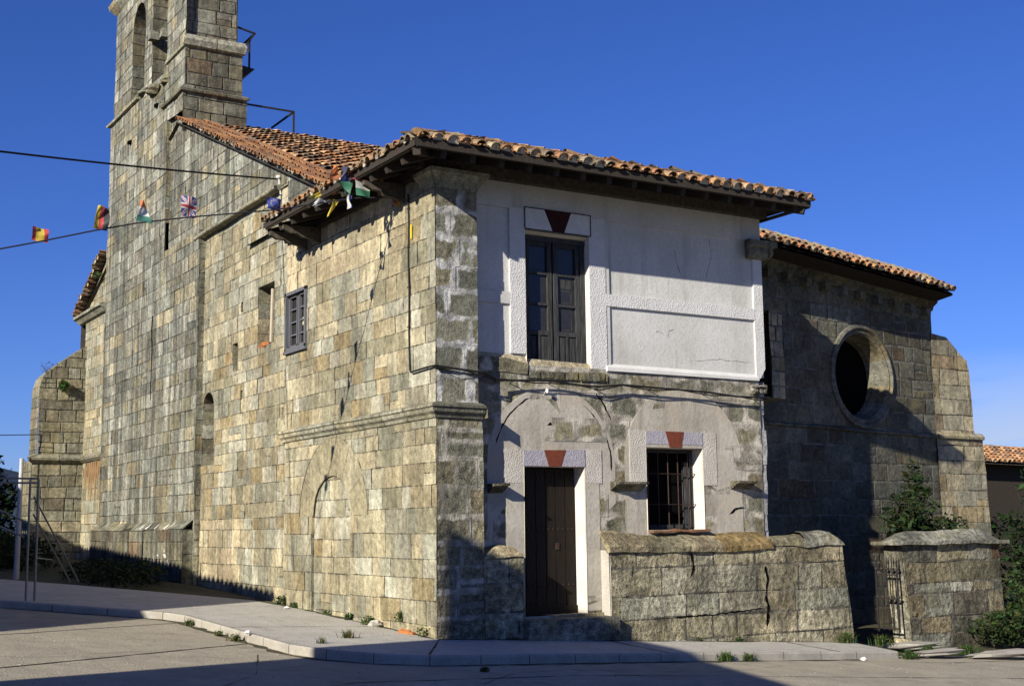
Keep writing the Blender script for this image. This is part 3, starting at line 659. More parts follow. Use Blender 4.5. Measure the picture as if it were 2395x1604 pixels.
# battered plinth under the tower
mb = MB(); PX = -.38
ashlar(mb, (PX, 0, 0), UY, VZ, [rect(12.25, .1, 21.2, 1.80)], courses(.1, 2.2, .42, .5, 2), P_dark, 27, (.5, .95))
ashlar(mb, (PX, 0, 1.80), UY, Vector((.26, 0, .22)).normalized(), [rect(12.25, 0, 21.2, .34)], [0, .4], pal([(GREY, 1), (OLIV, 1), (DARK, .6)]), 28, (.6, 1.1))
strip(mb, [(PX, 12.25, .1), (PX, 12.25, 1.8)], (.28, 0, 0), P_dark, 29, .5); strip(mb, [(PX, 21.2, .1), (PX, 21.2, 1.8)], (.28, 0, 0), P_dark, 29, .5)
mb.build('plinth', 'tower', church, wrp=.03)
mb = MB(); rn = random.Random(3)
for y, z0, z1, ww in ((13.7, 1.25, 1.84, .035), (13.78, 1.05, 1.2, .02), (13.95, 1.0, 1.2, .025), (13.3, .75, 1.2, .025), (13.42, .85, 1.1, .03), (14.6, 1.0, 1.15, .02), (13.15, .7, .85, .02), (14.25, .65, .8, .02)):
    mb = MB(); mb.face([(PX - .006, y - ww, z0 + .03), (PX - .006, y, z0), (PX - .006, y + ww, z0 + .04), (PX - .006, y + ww * .8, z1), (PX - .006, y - ww * .8, z1)]); mb.build('paint_drip', 'whitedrip', church)
mb = MB(); mb.face([(PX - .006, 13.15, 1.15), (PX - .006, 13.6, 1.13), (PX - .006, 14.3, 1.16), (PX - .006, 14.3, 1.20), (PX - .006, 13.5, 1.22)]); mb.build('paint_mark', 'whitedrip', church)
mb = MB()
for i in range(7):
    y = rn.uniform(12.5, 16); mb.face([(PX + .02, y, 1.835), (PX + .10, y, 1.90), (PX + .2, y + .08, 1.99), (PX + .04, y + rn.uniform(.1, .3), 1.85)])
mb.build('white_streaks', 'whitedrip', church)
# nave roof
mb = MB()
Sn = Vector((0, 1, .42)).normalized()
def npred(x, y, z):
    if y > 14.2 or (x < 1.75 and y > 13.6): return False
    an = min(zfront(x, y), zleft(x, y), zright(x, y)); return nave(x, y) > an - .03 and x < 11
tiles(mb, (0.80, 3.4, nave(0, 3.4)), (1, 0, 0), Sn, 38, 34, npred, .275, .36, cols=TC + [(.10, .075, .06), (.52, .34, .20), (.16, .09, .06)], seed=7, eave=False, r=.118, ln=.46, jit=.03, lift=.035)
mb.build('nave_roof_tiles', 'tile', church)
mb = MB(); tiles(mb, (-.24, 4.3, nave(0, 4.3) - .0), Sn, (1, 0, .04), 45, 3, lambda x, y, z: y < 14.3, .235, .34, cols=TC[:5], seed=8, r=.095, ln=.4)
mb.build('verge_tiles', 'tile', church)
mb = MB(); P_m = pal([(LGREY, 1), (CREAM, 1)])
for i in range(30):
    y = 4.5 + i * .33; mb.box((.80, y, nave(0, y) + .10), (.12, .36, .09), Matrix.Rotation(math.atan(.42), 3, 'X'), P_m(random.Random(i)))
mb.build('verge_mortar', 'cap', church, wrp=.04)
mb = MB(); ridge(mb, [(1.7, 14.45, 12.62), (11.0, 14.45, 12.62)], .12, TC, 3); mb.build('ridge_tiles', 'tile', church)
mb = MB(); mb.face([(-.15, 4.0, nave(0, 4.0) - .03), (11, 4.0, nave(0, 4.0) - .03), (11, 14.45, 12.60), (-.15, 14.45, 12.60)]); mb.face([(-.1, 14.45, 12.60), (11, 14.45, 12.60), (11, 24.9, 8.6), (-.1, 24.9, 8.6)])
mb.face([(11, 4.0, nave(0, 4.0)), (11, 14.45, 12.6), (11, 24.9, 8.6), (11, 24.9, 0), (11, 4, 0)]); mb.face([(0, 24.9, 0), (11, 24.9, 0), (11, 24.9, 8.6), (0, 24.9, 8.6)])
mb.build('roof_deck', 'beam', church)
# iron rails at the back of the bell gable
mb = MB()
for a, b in (((1.45, 14.2, 15.47), (1.95, 14.2, 15.38)), ((1.95, 14.2, 15.38), (1.53, 14.2, 14.72)), ((1.80, 14.2, 15.16), (1.80, 14.2, 14.38)), ((1.5, 14.3, 13.36), (3.16, 14.3, 13.36)), ((3.16, 14.3, 13.36), (3.16, 14.3, 12.70)),
             ((1.53, 14.9, 14.72), (1.95, 14.9, 15.38)), ((1.95, 14.2, 15.38), (1.95, 15.8, 15.38)), ((3.16, 14.3, 13.36), (3.16, 16, 13.36))):
    mb.bar(a, b, .045)
mb.prism([(1.5, 14.15, 14.40), (1.95, 14.15, 14.34), (1.5, 14.15, 13.95)], (0, 1.6, 0)); mb.build('railing', 'iron', church)

# ================================================================== THE PORCH HOUSE
house = thing('corner_house', 'two storey corner house with plastered upper front, stone side and overhanging tiled eaves', 'house', (3.7, 3, 0))
mb = MB(); sh = rect(5.53, 5.44, 6.66, 6.69)
ao = archpoly(2.62, 5.82, 2.02, 2.02, 14, 1.5)[2:]      # outer edge of the blocked arch
ai = rect(3.38, -.5, 5.2, 2.02)
def pleft(rn, u, v): return (P_peach if v > 6.6 and u > 1.0 else P_leftlow if v < 3.4 else P_left)(rn)
ashlar(mb, X0, UY, VZ, [rect(0, -.5, 6.65, 7.75)], courses(-.5, 8, .27, .46, 21), pleft, 61, (.30, .85), [sh, ao, ai])
def ell(a, rx, rz): return (4.25 + rx * math.cos(a), 2.02 + rz * math.sin(a))
rn = random.Random(4); K = 6
for i in range(K):
    a0, a1 = math.pi * i / K, math.pi * (i + 1) / K; am = (a0 + a1) / 2
    for m0, m1 in ((a0, am), (am, a1)):
        if m0 == a0: c = (P_left)(rn)
        q = [ell(m0, .9, .76), ell(m0, 1.6, 1.5), ell(m1, 1.6, 1.5), ell(m1, .9, .76)]
        w0 = .32 if m0 != a0 else 0; w1 = .32 if m0 == a0 else 0
        e1 = [(w0, .64 - w0), (w0 * 1.6, (.64 - w0) * 1.6), ((w0 + .32) * 1.6, w1 * 1.6), (w0 + .32, w1)]
        mb.face([(.001, u, v) for u, v in q], c, e1, [(0, BIG), (.7, BIG), (.7, BIG), (0, BIG)])
inn = [ell(math.pi * i / 12, .92, .78) for i in range(13)] 
ashlar(mb, (.045, 0, 0), UY, VZ, [[(3.33, -.5), (5.17, -.5)] + inn[::-1][:0] + [p for p in inn]], courses(-.5, 3.2, .3, .42, 8), P_left, 62, (.4, .8))
strip(mb, [(-.0, u, v) for u, v in inn], (.07, 0, 0), P_dark, 63, .4); strip(mb, [(0, 3.38, -.5), (0, 3.38, 2.02)], (.06, 0, 0), P_grey, 63); strip(mb, [(0, 5.2, -.5), (0, 5.2, 2.02)], (.06, 0, 0), P_grey, 63)
strip(mb, [(0, u, v) for u, v in sh], (.30, 0, 0), P_left, 64, .35, True)
mb.build('side_wall', 'ashlar', house, wrp=.016)
# shuttered window in the side wall
win = MB(); y0, y1, z0, z1 = 5.53, 6.66, 5.44, 6.69; t = .07
for a, b in (((0, y0 + t/2, z0), (0, y0 + t/2, z1)), ((0, y1 - t/2, z0), (0, y1 - t/2, z1)), ((0, y0, z0 + t/2), (0, y1, z0 + t/2)), ((0, y0, z1 - t/2), (0, y1, z1 - t/2))): win.bar(a, b, .10, t, Vector((0, 0, 1)))
win.bar((-.0, y0 - .02, z0 - .02), (0, y1 + .02, z0 - .02), .14, .06)
wf = win.build('window', 'bluewood', house)
for s, (ya, yb) in enumerate(((y0 + t, (y0+y1)/2 - .02), ((y0+y1)/2 + .02, y1 - t))):
    sw = MB()
    for a, b in (((.05, ya+.03, z0+t), (.05, ya+.03, z1-t)), ((.05, yb-.03, z0+t), (.05, yb-.03, z1-t)), ((.05, ya, z0+t+.03), (.05, yb, z0+t+.03)), ((.05, ya, z1-t-.03), (.05, yb, z1-t-.03))): sw.bar(a, b, .06, .045)
    for k in (1, 2, 3): sw.bar((.05, ya, z0 + t + k * .27), (.05, yb, z0 + t + k * .27), .03, .03)
    sw.build('casement', 'bluewood', wf)
g = MB(); g.face([(.09, y0, z0), (.09, y1, z0), (.09, y1, z1), (.09, y0, z1)]); g.build('pane', 'glass', wf)
for cy, cz, cw, ch in ((5.80, 6.38, .18, .10), (5.85, 6.02, .22, .16), (5.78, 5.7, .10, .2)):
    g = MB(); g.box((.075, cy, cz), (.01, cw, ch)); g.build('torn_curtain', 'palewood', wf)
# string cornice: both sides of the corner
pr = [(0, -.02), (.04, 0), (.06, .05), (.11, .09), (.12, .15), (.15, .17), (.15, .21), (0, .27)]
mb = MB(); sweep(mb, pr, (0, 0, 3.57), (0, 6.72, 3.57), (-1, 0, 0), P_grey, 65, .9, ma=1); sweep(mb, pr, (0, 0, 3.57), (.86, 0, 3.57), (0, -1, 0), P_dark, 66, .9, ma=1, mbm=.3)
mb.face([(.9, -.15, 3.58), (.9, .3, 3.58), (.9, .3, 3.8), (.9, -.15, 3.78)], DARK)
mb.build('cornice', 'mould', house, wrp=.015)
# corner pilaster
mb = MB()
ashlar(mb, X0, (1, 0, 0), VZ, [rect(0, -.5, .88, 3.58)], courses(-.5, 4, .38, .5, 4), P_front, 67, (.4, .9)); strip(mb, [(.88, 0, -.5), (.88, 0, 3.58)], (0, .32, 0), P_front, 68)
mb.build('lower_pilaster', 'lowpilaster', house, wrp=.02)
mb = MB(); ashlar(mb, X0, (1, 0, 0), VZ, [rect(0, 3.8, .80, 7.52)], courses(3.8, 8, .42, .52, 6), pal([(tuple(x * .7 for x in GREY), 2), (DARK, 2), (tuple(x * .8 for x in OLIV), 1)]), 69, (.45, 1.0)); strip(mb, [(.80, 0, 3.8), (.80, 0, 7.5)], (0, .32, 0), P_grey, 70)
mb.build('upper_pilaster', 'pilaster', house, wrp=.012)
mb = MB(); pr = [(0, 0), (.02, .05), (.06, .14), (.14, .22), (.17, .24), (.17, .31), (0, .33)]
sweep(mb, pr, (0, 0, 7.46), (.80, 0, 7.46), (0, -1, 0), P_grey, 71, 2, ma=1, mbm=1); sweep(mb, pr, (0, .5, 7.46), (0, 0, 7.46), (-1, 0, 0), P_grey, 72, 2, mbm=1)
mb.build('pilaster_capital', 'mould', house)
# lower front wall with two blocked arches
FY = .30
door = rect(1.85, .25, 3.13, 2.81); winr = rect(4.50, 1.68, 5.84, 3.19)
I1 = [(1.12, .0), (3.80, .0)] + [(2.46 + 1.34 * math.cos(math.pi * i / 16), 2.85 + 1.36 * math.sin(math.pi * i / 16)) for i in range(17)]
I2 = [(4.02, 1.2), (6.80, 1.2)] + [(5.41 + 1.39 * math.cos(math.pi * i / 16), 2.98 + 1.34 * math.sin(math.pi * i / 16)) for i in range(17)]
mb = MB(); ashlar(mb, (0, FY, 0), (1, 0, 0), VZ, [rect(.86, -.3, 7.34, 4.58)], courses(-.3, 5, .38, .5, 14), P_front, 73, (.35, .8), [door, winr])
mb.face([(.9, FY, 4.58), (3.7, FY, 4.55), (3.7, .36, 4.66), (.9, .36, 4.72)], CREAM)
strip(mb, [(7.34, FY, 0), (7.34, FY, 4.58)], (0, 1.3, 0), P_front, 74)
mb.build('lower_front_wall', 'rubble', house, wrp=.016)
def slab(poly, y, th, holes, name, mat, parent=house, wr=.0):
    m = MB(); ps = [poly]
    for h in holes: ps = [x for p in ps for x in subtract(p, h)]
    for x in ps: m.face([(a, y, b) for a, b in x])
    n = len(poly)
    for i in range(n): m.face([(poly[i][0], y, poly[i][1]), (poly[(i+1) % n][0], y, poly[(i+1) % n][1]), (poly[(i+1) % n][0], y + th, poly[(i+1) % n][1]), (poly[i][0], y + th, poly[i][1])])
    return m.build(name, mat, parent, wrp=wr)
slab(I1, FY - .012, .012, [door], 'arch_infill', 'infill', wr=.012); slab(I2, FY - .012, .012, [winr], 'arch_infill', 'infill', wr=.012)
slab(rect(1.45, 2.52, 1.85, 3.10), FY - .026, .02, [], 'door_surround', 'surround'); slab(rect(3.13, 2.52, 3.50, 3.12), FY - .026, .02, [], 'door_surround', 'surround')
slab(rect(1.49, .4, 1.85, 2.52), FY - .022, .02, [], 'door_jamb', 'infill'); slab(rect(3.13, .3, 3.44, 2.52), FY - .022, .02, [], 'door_jamb', 'infill')
slab([(1.85, 2.81), (2.36, 2.81), (2.27, 3.09), (1.85, 3.08)], FY - .038, .03, [], 'door_lintel', 'mauve'); slab([(2.62, 2.81), (3.13, 2.81), (3.13, 3.11), (2.72, 3.10)], FY - .038, .03, [], 'door_lintel', 'mauve')
slab([(2.36, 2.81), (2.62, 2.81), (2.72, 3.10), (2.27, 3.09)], FY - .045, .04, [], 'door_keystone', 'redpaint')
slab(rect(4.13, 2.46, 4.50, 3.50), FY - .026, .02, [], 'window_surround', 'surround'); slab(rect(5.84, 2.50, 6.18, 3.50), FY - .026, .02, [], 'window_surround', 'surround')
slab([(4.50, 3.25), (5.04, 3.25), (4.95, 3.49), (4.50, 3.49)], FY - .038, .03, [], 'window_lintel', 'mauve'); slab([(5.33, 3.25), (5.84, 3.25), (5.84, 3.49), (5.39, 3.49)], FY - .038, .03, [], 'window_lintel', 'mauve')
slab([(4.5, 3.19), (5.84, 3.19), (5.84, 3.25), (4.5, 3.25)], FY - .03, .03, [], 'window_lintel', 'infill')
slab([(5.05, 3.20), (5.32, 3.20), (5.39, 3.49), (4.95, 3.49)], FY - .045, .04, [], 'window_keystone', 'redpaint')
# reveals, door leaf, window
RD = .34
for rx0, rx1, rz0, rz1 in ((1.85, 3.13, .2, 2.81), (4.50, 5.84, 1.6, 3.19)):
    mb = MB(); f0, f1 = FY - .03, FY + RD
    mb.face([(rx1, f0, rz0), (rx1, f1, rz0), (rx1, f1, rz1), (rx1, f0, rz1)]); mb.face([(rx0, f0, rz0), (rx0, f1, rz0), (rx0, f1, rz1), (rx0, f0, rz1)]); mb.face([(rx0, f0, rz1), (rx1, f0, rz1), (rx1, f1, rz1), (rx0, f1, rz1)])
    mb.build('whitewashed_reveal', 'whitewash', house, wrp=.01)
dr = MB()
for i in range(6):
    x0 = 1.87 + i * .207; dr.box((x0 + .10, FY + RD - .03, 1.53), (.195, .04, 2.5))
dr.box((2.49, FY + RD - .05, .32), (1.26, .05, .14)); dr.box((2.49, FY + RD + .02, 1.5), (1.28, .02, 2.62))
dr = dr.build('door', 'doorwood', house)
st = MB()
for z in (2.62, 1.72, .75):
    for i in range(6):
        for dx in (.05, .14): st.blob((1.87 + i * .207 + dx, FY + RD - .055, z), .016, 1, sq=(1, .6, 1), nu=6, nv=4, amp=0)
st.build('nail_head', 'rusty', dr)
lk = MB(); lk.box((2.72, FY + RD - .06, 1.42), (.07, .02, .12)); lk.build('lock_plate', 'rusty', dr)
wn = MB()
for a, b in (((4.55, FY + RD, 1.72), (4.55, FY + RD, 3.15)), ((5.79, FY + RD - .03, 1.72), (5.79, FY + RD - .03, 3.15)), ((4.5, FY + RD, 1.74), (5.84, FY + RD, 1.74)), ((4.5, FY + RD, 3.15), (5.84, FY + RD, 3.15)), ((5.66, FY + RD - .02, 1.78), (5.66, FY + RD - .02, 2.95))): wn.bar(a, b, .07)
wn.face([(4.5, FY + RD + .12, 1.6), (5.84, FY + RD + .12, 1.6), (5.84, FY + RD + .12, 3.2), (4.5, FY + RD + .12, 3.2)])
wn = wn.build('window', 'greywood', house)
dk = MB(); dk.face([(4.5, FY + RD + .06, 1.6), (5.84, FY + RD + .06, 1.6), (5.84, FY + RD + .06, 3.2), (4.5, FY + RD + .06, 3.2)]); dk.build('pane', 'dark', wn)  # black sheet standing for the unlit room behind the bars, not glass
gb = MB()
for i in range(5): gb.tube([(4.72 + i * .235, FY + .22, 1.68), (4.72 + i * .235, FY + .22, 3.18)], .011)
for z in (2.15, 2.72): gb.bar((4.5, FY + .22, z), (5.84, FY + .22, z), .03, .01)
gb.build('window_bars', 'rusty', wn)
ts = MB(); rn = random.Random(9)
for i in range(8): ts.box((4.6 + i * .17, FY - .04, 1.66 + rn.uniform(-.01, .01)), (.155, .24, .04), Matrix.Rotation(rn.uniform(-.1, .1), 3, 'Y'))
ts.build('window_sill', 'oldbrick', house, wrp=.02)
# small corbel shelves on the front
pr = [(0, -.12), (.10, -.07), (.20, -.01), (.27, 0), (.28, .04), (0, .05)]
for x0, x1, z in ((1.12, 1.42, 2.46), (3.68, 4.36, 2.50), (6.50, 6.98, 2.55)):
    mb = MB(); sweep(mb, pr, (x0, FY, z), (x1, FY, z), (0, -1, 0), P_dark, int(z * 100), 2); mb.build('corbel', 'cap', house, wrp=.02)
# cracks following the arch and in the plaster
def crack(name, pts, w, y, parent=house, mat='dark', seed=1):
    m = MB(); rn = random.Random(seed); P = []
    for a, b in zip(pts[:-1], pts[1:]):
        n = max(2, int(math.dist(a, b) / .07)); P += [(a[0] + (b[0]-a[0]) * i / n + rn.uniform(-.012, .012), a[1] + (b[1]-a[1]) * i / n + rn.uniform(-.012, .012)) for i in range(n)]
    P.append(pts[-1]); W = [w * rn.uniform(.2, 1.3) for _ in P]; W[0] = W[-1] = 0.001
    for i in range(len(P) - 1):
        dx, dz = P[i+1][0]-P[i][0], P[i+1][1]-P[i][1]; l = math.hypot(dx, dz) or 1; nx, nz = -dz/l, dx/l
        a, b = W[i] / 2, W[i+1] / 2
        m.face([(P[i][0] + nx*a, y, P[i][1] + nz*a), (P[i+1][0] + nx*b, y, P[i+1][1] + nz*b), (P[i+1][0] - nx*b, y, P[i+1][1] - nz*b), (P[i][0] - nx*a, y, P[i][1] - nz*a)])
    return m.build(name, mat, parent)
arc1 = [(2.46 + 1.20 * math.cos(R(a)), 2.85 + 1.24 * math.sin(R(a))) for a in range(165, 95, -8)]
crack('crack', arc1, .024, FY - .016, seed=2)
crack('crack', [(2.46 + 1.26 * math.cos(R(a)), 2.85 + 1.26 * math.sin(R(a))) for a in range(58, -12, -7)], .026, FY - .016, seed=3)
crack('crack', [(3.35, 4.25), (3.45, 4.1), (3.60, 3.92), (3.74, 3.65)], .03, FY - .014, seed=4)
crack('crack', [(2.35, 3.52), (2.44, 3.55), (2.55, 3.51)], .05, FY - .016, seed=5)
crack('crack', [(6.45, 1.95), (6.62, 2.05), (6.85, 2.08)], .05, FY - .016, seed=6)
# upper front
UPY = .345; SPY = .30
def pnl(u0, v0, u1, v1): return rect(u0, v0, u1, v1)
panels = [pnl(.86, 5.85, 1.64, 7.33), pnl(.86, 4.78, 1.64, 5.64), pnl(3.83, 5.98, 7.30, 7.38), pnl(3.83, 4.62, 7.30, 5.76)]
balc = rect(1.96, 4.47, 3.34, 6.99)
m = MB(); ps = [rect(.78, 4.62, 7.52, 7.95)]
for h in [balc]: ps = [x for p in ps for x in subtract(p, h)]
for x in ps: m.face([(a, UPY, b) for a, b in x])
m.build('upper_front_wall', 'plaster', house)
def band(polys, name, mat):
    m = MB()
    for p in polys:
        m.face([(a, SPY, b) for a, b in p]); n = len(p)
        for i in range(n): m.face([(p[i][0], SPY, p[i][1]), (p[(i+1) % n][0], SPY, p[(i+1) % n][1]), (p[(i+1) % n][0], UPY, p[(i+1) % n][1]), (p[i][0], UPY, p[i][1])])
    return m.build(name, mat, house, wrp=.006)
band([rect(1.64, 4.77, 1.96, 7.38)], 'plaster_strip', 'rough_plaster'); band([rect(3.34, 4.50, 3.70, 7.38)], 'plaster_strip', 'rough_plaster')
band([[(7.30, 4.62), (7.40, 4.60), (7.53, 4.80), (7.53, 7.10), (7.30, 7.10)]], 'plaster_strip', 'rough_plaster')
band([rect(3.702, 5.76, 7.298, 5.98)], 'plaster_band', 'rough_plaster')
m = MB()
for p in [rect(.80, 7.36, 7.53, 7.95), rect(.80, 5.64, 1.638, 5.85)]:
    m.face([(a, SPY + .008, b) for a, b in p]); m.face([(p[0][0], SPY + .008, p[0][1]), (p[1][0], SPY + .008, p[1][1]), (p[1][0], UPY, p[1][1]), (p[0][0], UPY, p[0][1])])
m.face([(3.698, SPY + .012, 4.62), (3.79, SPY + .012, 4.62), (3.79, SPY + .012, 7.38), (3.698, SPY + .012, 7.38)])
m.build('frieze', 'plaster', house)
m = MB(); m.face([(3.66, UPY - .10, 4.62), (7.32, UPY - .10, 4.60), (7.32, UPY, 4.68), (3.66, UPY, 4.70)]); m.face([(3.66, UPY - .10, 4.62), (7.32, UPY - .10, 4.60), (7.32, UPY - .10, 4.55), (3.66, UPY - .10, 4.55)]); m.face([(3.66, UPY - .1, 4.55), (3.66, UPY - .1, 4.62), (3.66, UPY, 4.7), (3.66, UPY, 4.5)])
m.build('plaster_ledge', 'whitepanel', house, wrp=.015)
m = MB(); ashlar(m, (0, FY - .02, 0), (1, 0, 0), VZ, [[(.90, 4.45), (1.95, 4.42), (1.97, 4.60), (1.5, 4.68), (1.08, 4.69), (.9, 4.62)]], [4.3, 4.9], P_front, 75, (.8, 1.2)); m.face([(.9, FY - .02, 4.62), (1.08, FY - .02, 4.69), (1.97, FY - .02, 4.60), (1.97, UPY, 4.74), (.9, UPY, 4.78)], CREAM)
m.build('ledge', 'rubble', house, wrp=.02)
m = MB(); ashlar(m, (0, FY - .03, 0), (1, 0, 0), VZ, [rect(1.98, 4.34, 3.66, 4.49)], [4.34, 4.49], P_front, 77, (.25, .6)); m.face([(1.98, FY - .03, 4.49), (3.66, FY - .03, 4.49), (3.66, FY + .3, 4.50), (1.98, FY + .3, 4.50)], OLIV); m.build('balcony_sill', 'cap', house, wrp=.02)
crack('crack', [(5.35, 7.0), (5.42, 6.75), (5.52, 6.5)], .018, UPY - .003, mat='palecrack', seed=7); crack('crack', [(6.25, 7.3), (6.27, 6.9), (6.12, 6.5)], .012, UPY - .003, mat='palecrack', seed=8)
crack('crack', [(4.85, 5.35), (4.95, 5.38), (5.05, 5.33)], .016, UPY - .003, mat='palecrack', seed=9); crack('crack', [(5.15, 5.25), (5.17, 5.4), (5.3, 5.45)], .014, UPY - .003, mat='palecrack', seed=10)
crack('crack', [(5.8, 4.86), (6.4, 4.93), (7.2, 4.9)], .010, UPY - .003, mat='palecrack', seed=11)
# capital at the right end
mb = MB(); pr = [(0, 0), (.10, .03), (.14, .12), (.14, .22), (.20, .25), (.20, .36), (0, .38)]
sweep(mb, pr, (7.12, SPY, 6.98), (7.60, SPY, 6.98), (0, -1, 0), P_dark, 76, 2, mbm=1, ma=.3); mb.face([(7.6, .1, 7), (7.6, .8, 7), (7.6, .8, 7.4), (7.6, .1, 7.4)], DARK); mb.build('end_capital', 'mould', house)
# balcony door
slab(rect(1.95, 7.02, 3.37, 7.41), SPY - .018, .02, [], 'lintel_panel', 'whitepanel')
m = MB()
for a, b in (((1.95, 7.02), (3.37, 7.02)), ((1.95, 7.41), (3.37, 7.41)), ((1.95, 7.02), (1.95, 7.41)), ((3.37, 7.02), (3.37, 7.41))): m.bar((a[0], SPY - .022, a[1]), (b[0], SPY - .022, b[1]), .014)
m.build('panel_border', 'darkred', house)
slab([(2.54, 7.03), (2.79, 7.03), (2.94, 7.40), (2.37, 7.40)], SPY - .026, .01, [], 'keystone', 'darkred')
m = MB(); m.face([(3.34, SPY, 4.47), (3.34, SPY + .3, 4.47), (3.34, SPY + .3, 6.99), (3.34, SPY, 6.99)]); m.face([(1.96, SPY, 4.47), (1.96, SPY + .3, 4.47), (1.96, SPY + .3, 6.99), (1.96, SPY, 6.99)]); m.face([(1.96, SPY, 6.99), (3.34, SPY, 6.99), (3.34, SPY + .3, 6.93), (1.96, SPY + .3, 6.93)])
m.build('balcony_reveal', 'whitewash', house)
BY = SPY + .17
m = MB()
for a, b in (((2.00, BY + .01, 4.5), (2.00, BY + .01, 6.95)), ((3.28, BY + .01, 4.5), (3.28, BY + .01, 6.95)), ((1.97, BY - .005, 6.90), (3.33, BY - .005, 6.90))): m.bar(a, b, .085, .08, Vector((0, 1, 0)) if a[0] == b[0] else Vector((0, 0, 1)))
bd = m.build('balcony_door', 'greywood', house)
for x0, x1 in ((2.05, 2.62), (2.66, 3.23)):
    lf = MB(); y = BY + .02
    for x in (x0 + .045, x1 - .045): lf.bar((x, y, 4.5), (x, y, 6.86), .09, .05, Vector((0, 1, 0)))
    for z, h in ((4.55, .12), (5.20, .08), (5.72, .045), (6.28, .045), (6.82, .08)): lf.bar((x0 + .004, y + .006, z), (x1 - .004, y + .006, z), .05, h)
    lf.box(((x0+x1)/2, y, 4.88), (.05, .035, .6)); 
    lf.box(((x0+x1)/2 - .12, y + .01, 4.88), (.14, .03, .52)); lf.box(((x0+x1)/2 + .12, y + .01, 4.88), (.14, .03, .52))
    lo = lf.build('door_leaf', 'greywood', bd)
    gp = MB(); gp.face([(x0, y + .02, 5.2), (x1, y + .02, 5.2), (x1, y + .02, 6.85), (x0, y + .02, 6.85)]); gp.build('pane', 'glass', lo)
    sh2 = MB()
    for z0_, z1_ in ((5.28, 5.66), (5.78, 6.0), (6.04, 6.2)):
        for a, b in (((x0+.16, y+.03, z0_), (x1-.16, y+.03, z0_)), ((x0+.16, y+.03, z1_), (x1-.16, y+.03, z1_)), ((x0+.16, y+.03, z0_), (x0+.16, y+.03, z1_)), ((x1-.16, y+.03, z0_), (x1-.16, y+.03, z1_))): sh2.bar(a, b, .025)
    if x0 > 2.4:
        sh2.face([(x0+.15, y + .012, 6.04), (x1-.15, y + .012, 6.04), (x1-.15, y + .012, 6.2), (x0+.15, y + .012, 6.2)]); sh2.build('inner_shutter', 'greywood', lo)
m = MB(); m.face([(1.96, BY + .12, 4.47), (3.34, BY + .12, 4.47), (3.34, BY + .12, 6.99), (1.96, BY + .12, 6.99)]); m.build('dark_room', 'dark', house)
# cement strip on the broken right-hand corner
mb = MB()
for i in range(14): mb.box((7.40 + .015 * math.sin(i * 2.1), .40 + .01 * math.cos(i * 1.7), .2 + i * .32), (.15 + .02 * math.sin(i), .16, .33))
mb.build('cement_edge', 'pilaster', house, wrp=.03)
mb = MB(); [mb.blob((7.15 + .1 * (i % 4), .27, 4.42 - .08 * (i // 4)), .07, i, color=(.26, .25, .22), nu=6, nv=4, amp=.8) for i in range(8)]; mb.build('broken_stones', 'cap', house)
# annex roof
mb = MB()
def fpred(x, y, z): return zfront(x, y) <= zleft(x, y) + .03 and zfront(x, y) <= zright(x, y) + .03 and zfront(x, y) > nave(x, y) - .05
tiles(mb, (-.86, -1.0, EV), (1, 0, 0), (0, 1, SL), 33, 16, fpred, .262, .31, cols=TC + TO, seed=21, jit=.022, r=.115, ln=.45)
def lpred(x, y, z): return y > -1.0 and zleft(x, y) < zfront(x, y) + .02 and (zleft(x, y) > nave(x, y) - .03 or (x < -.15 and y < 5.75))
tiles(mb, (-.92, 5.75, EV - .02), (0, -1, 0), (1, 0, SL), 27, 12, lpred, .25, .31, cols=TO + TC[:2], seed=22, jit=.022, r=.105)
def rpred(x, y, z): return zright(x, y) < zfront(x, y) + .02 and y < 9
tiles(mb, (7.74, -.95, EV), (0, 1, 0), (-1, 0, SL), 28, 12, rpred, .25, .31, cols=TO, seed=23, jit=.022)
mb.build('roof_tiles', 'tile_old', house)
mb = MB(); ridge(mb, [(-.86, -.98, EV + .09), (3.38, 3.3, 9.5)], .12, TO, 5); ridge(mb, [(7.70, -.98, EV + .09), (3.42, 3.3, 9.5)], .12, TO, 6); mb.build('hip_tiles', 'tile_old', house)
mb = MB()
def zr(x, y): return min(zfront(x, y), zleft(x, y), zright(x, y)) + .015
gx = lin(-.88, 7.7, 44); gy = lin(-.97, 9.0, 50)
for i in range(44):
    for j in range(50):
        q = [(gx[i], gy[j]), (gx[i+1], gy[j]), (gx[i+1], gy[j+1]), (gx[i], gy[j+1])]
        if gx[i] < -.1 and gy[j+1] > 5.8: continue
        mb.face([(x, y, zr(x, y)) for x, y in q])
mb.face([(-.88, -.975, EV - .05), (7.7, -.975, EV - .05), (7.7, -.975, EV + .085), (-.88, -.975, EV + .085)]); mb.face([(-.885, -.97, EV - .05), (-.885, 5.75, EV - .05), (-.885, 5.75, EV + .07), (-.885, -.97, EV + .07)])
mb.build('roof_boards', 'wood', house)
mb = MB(); rn = random.Random(6)
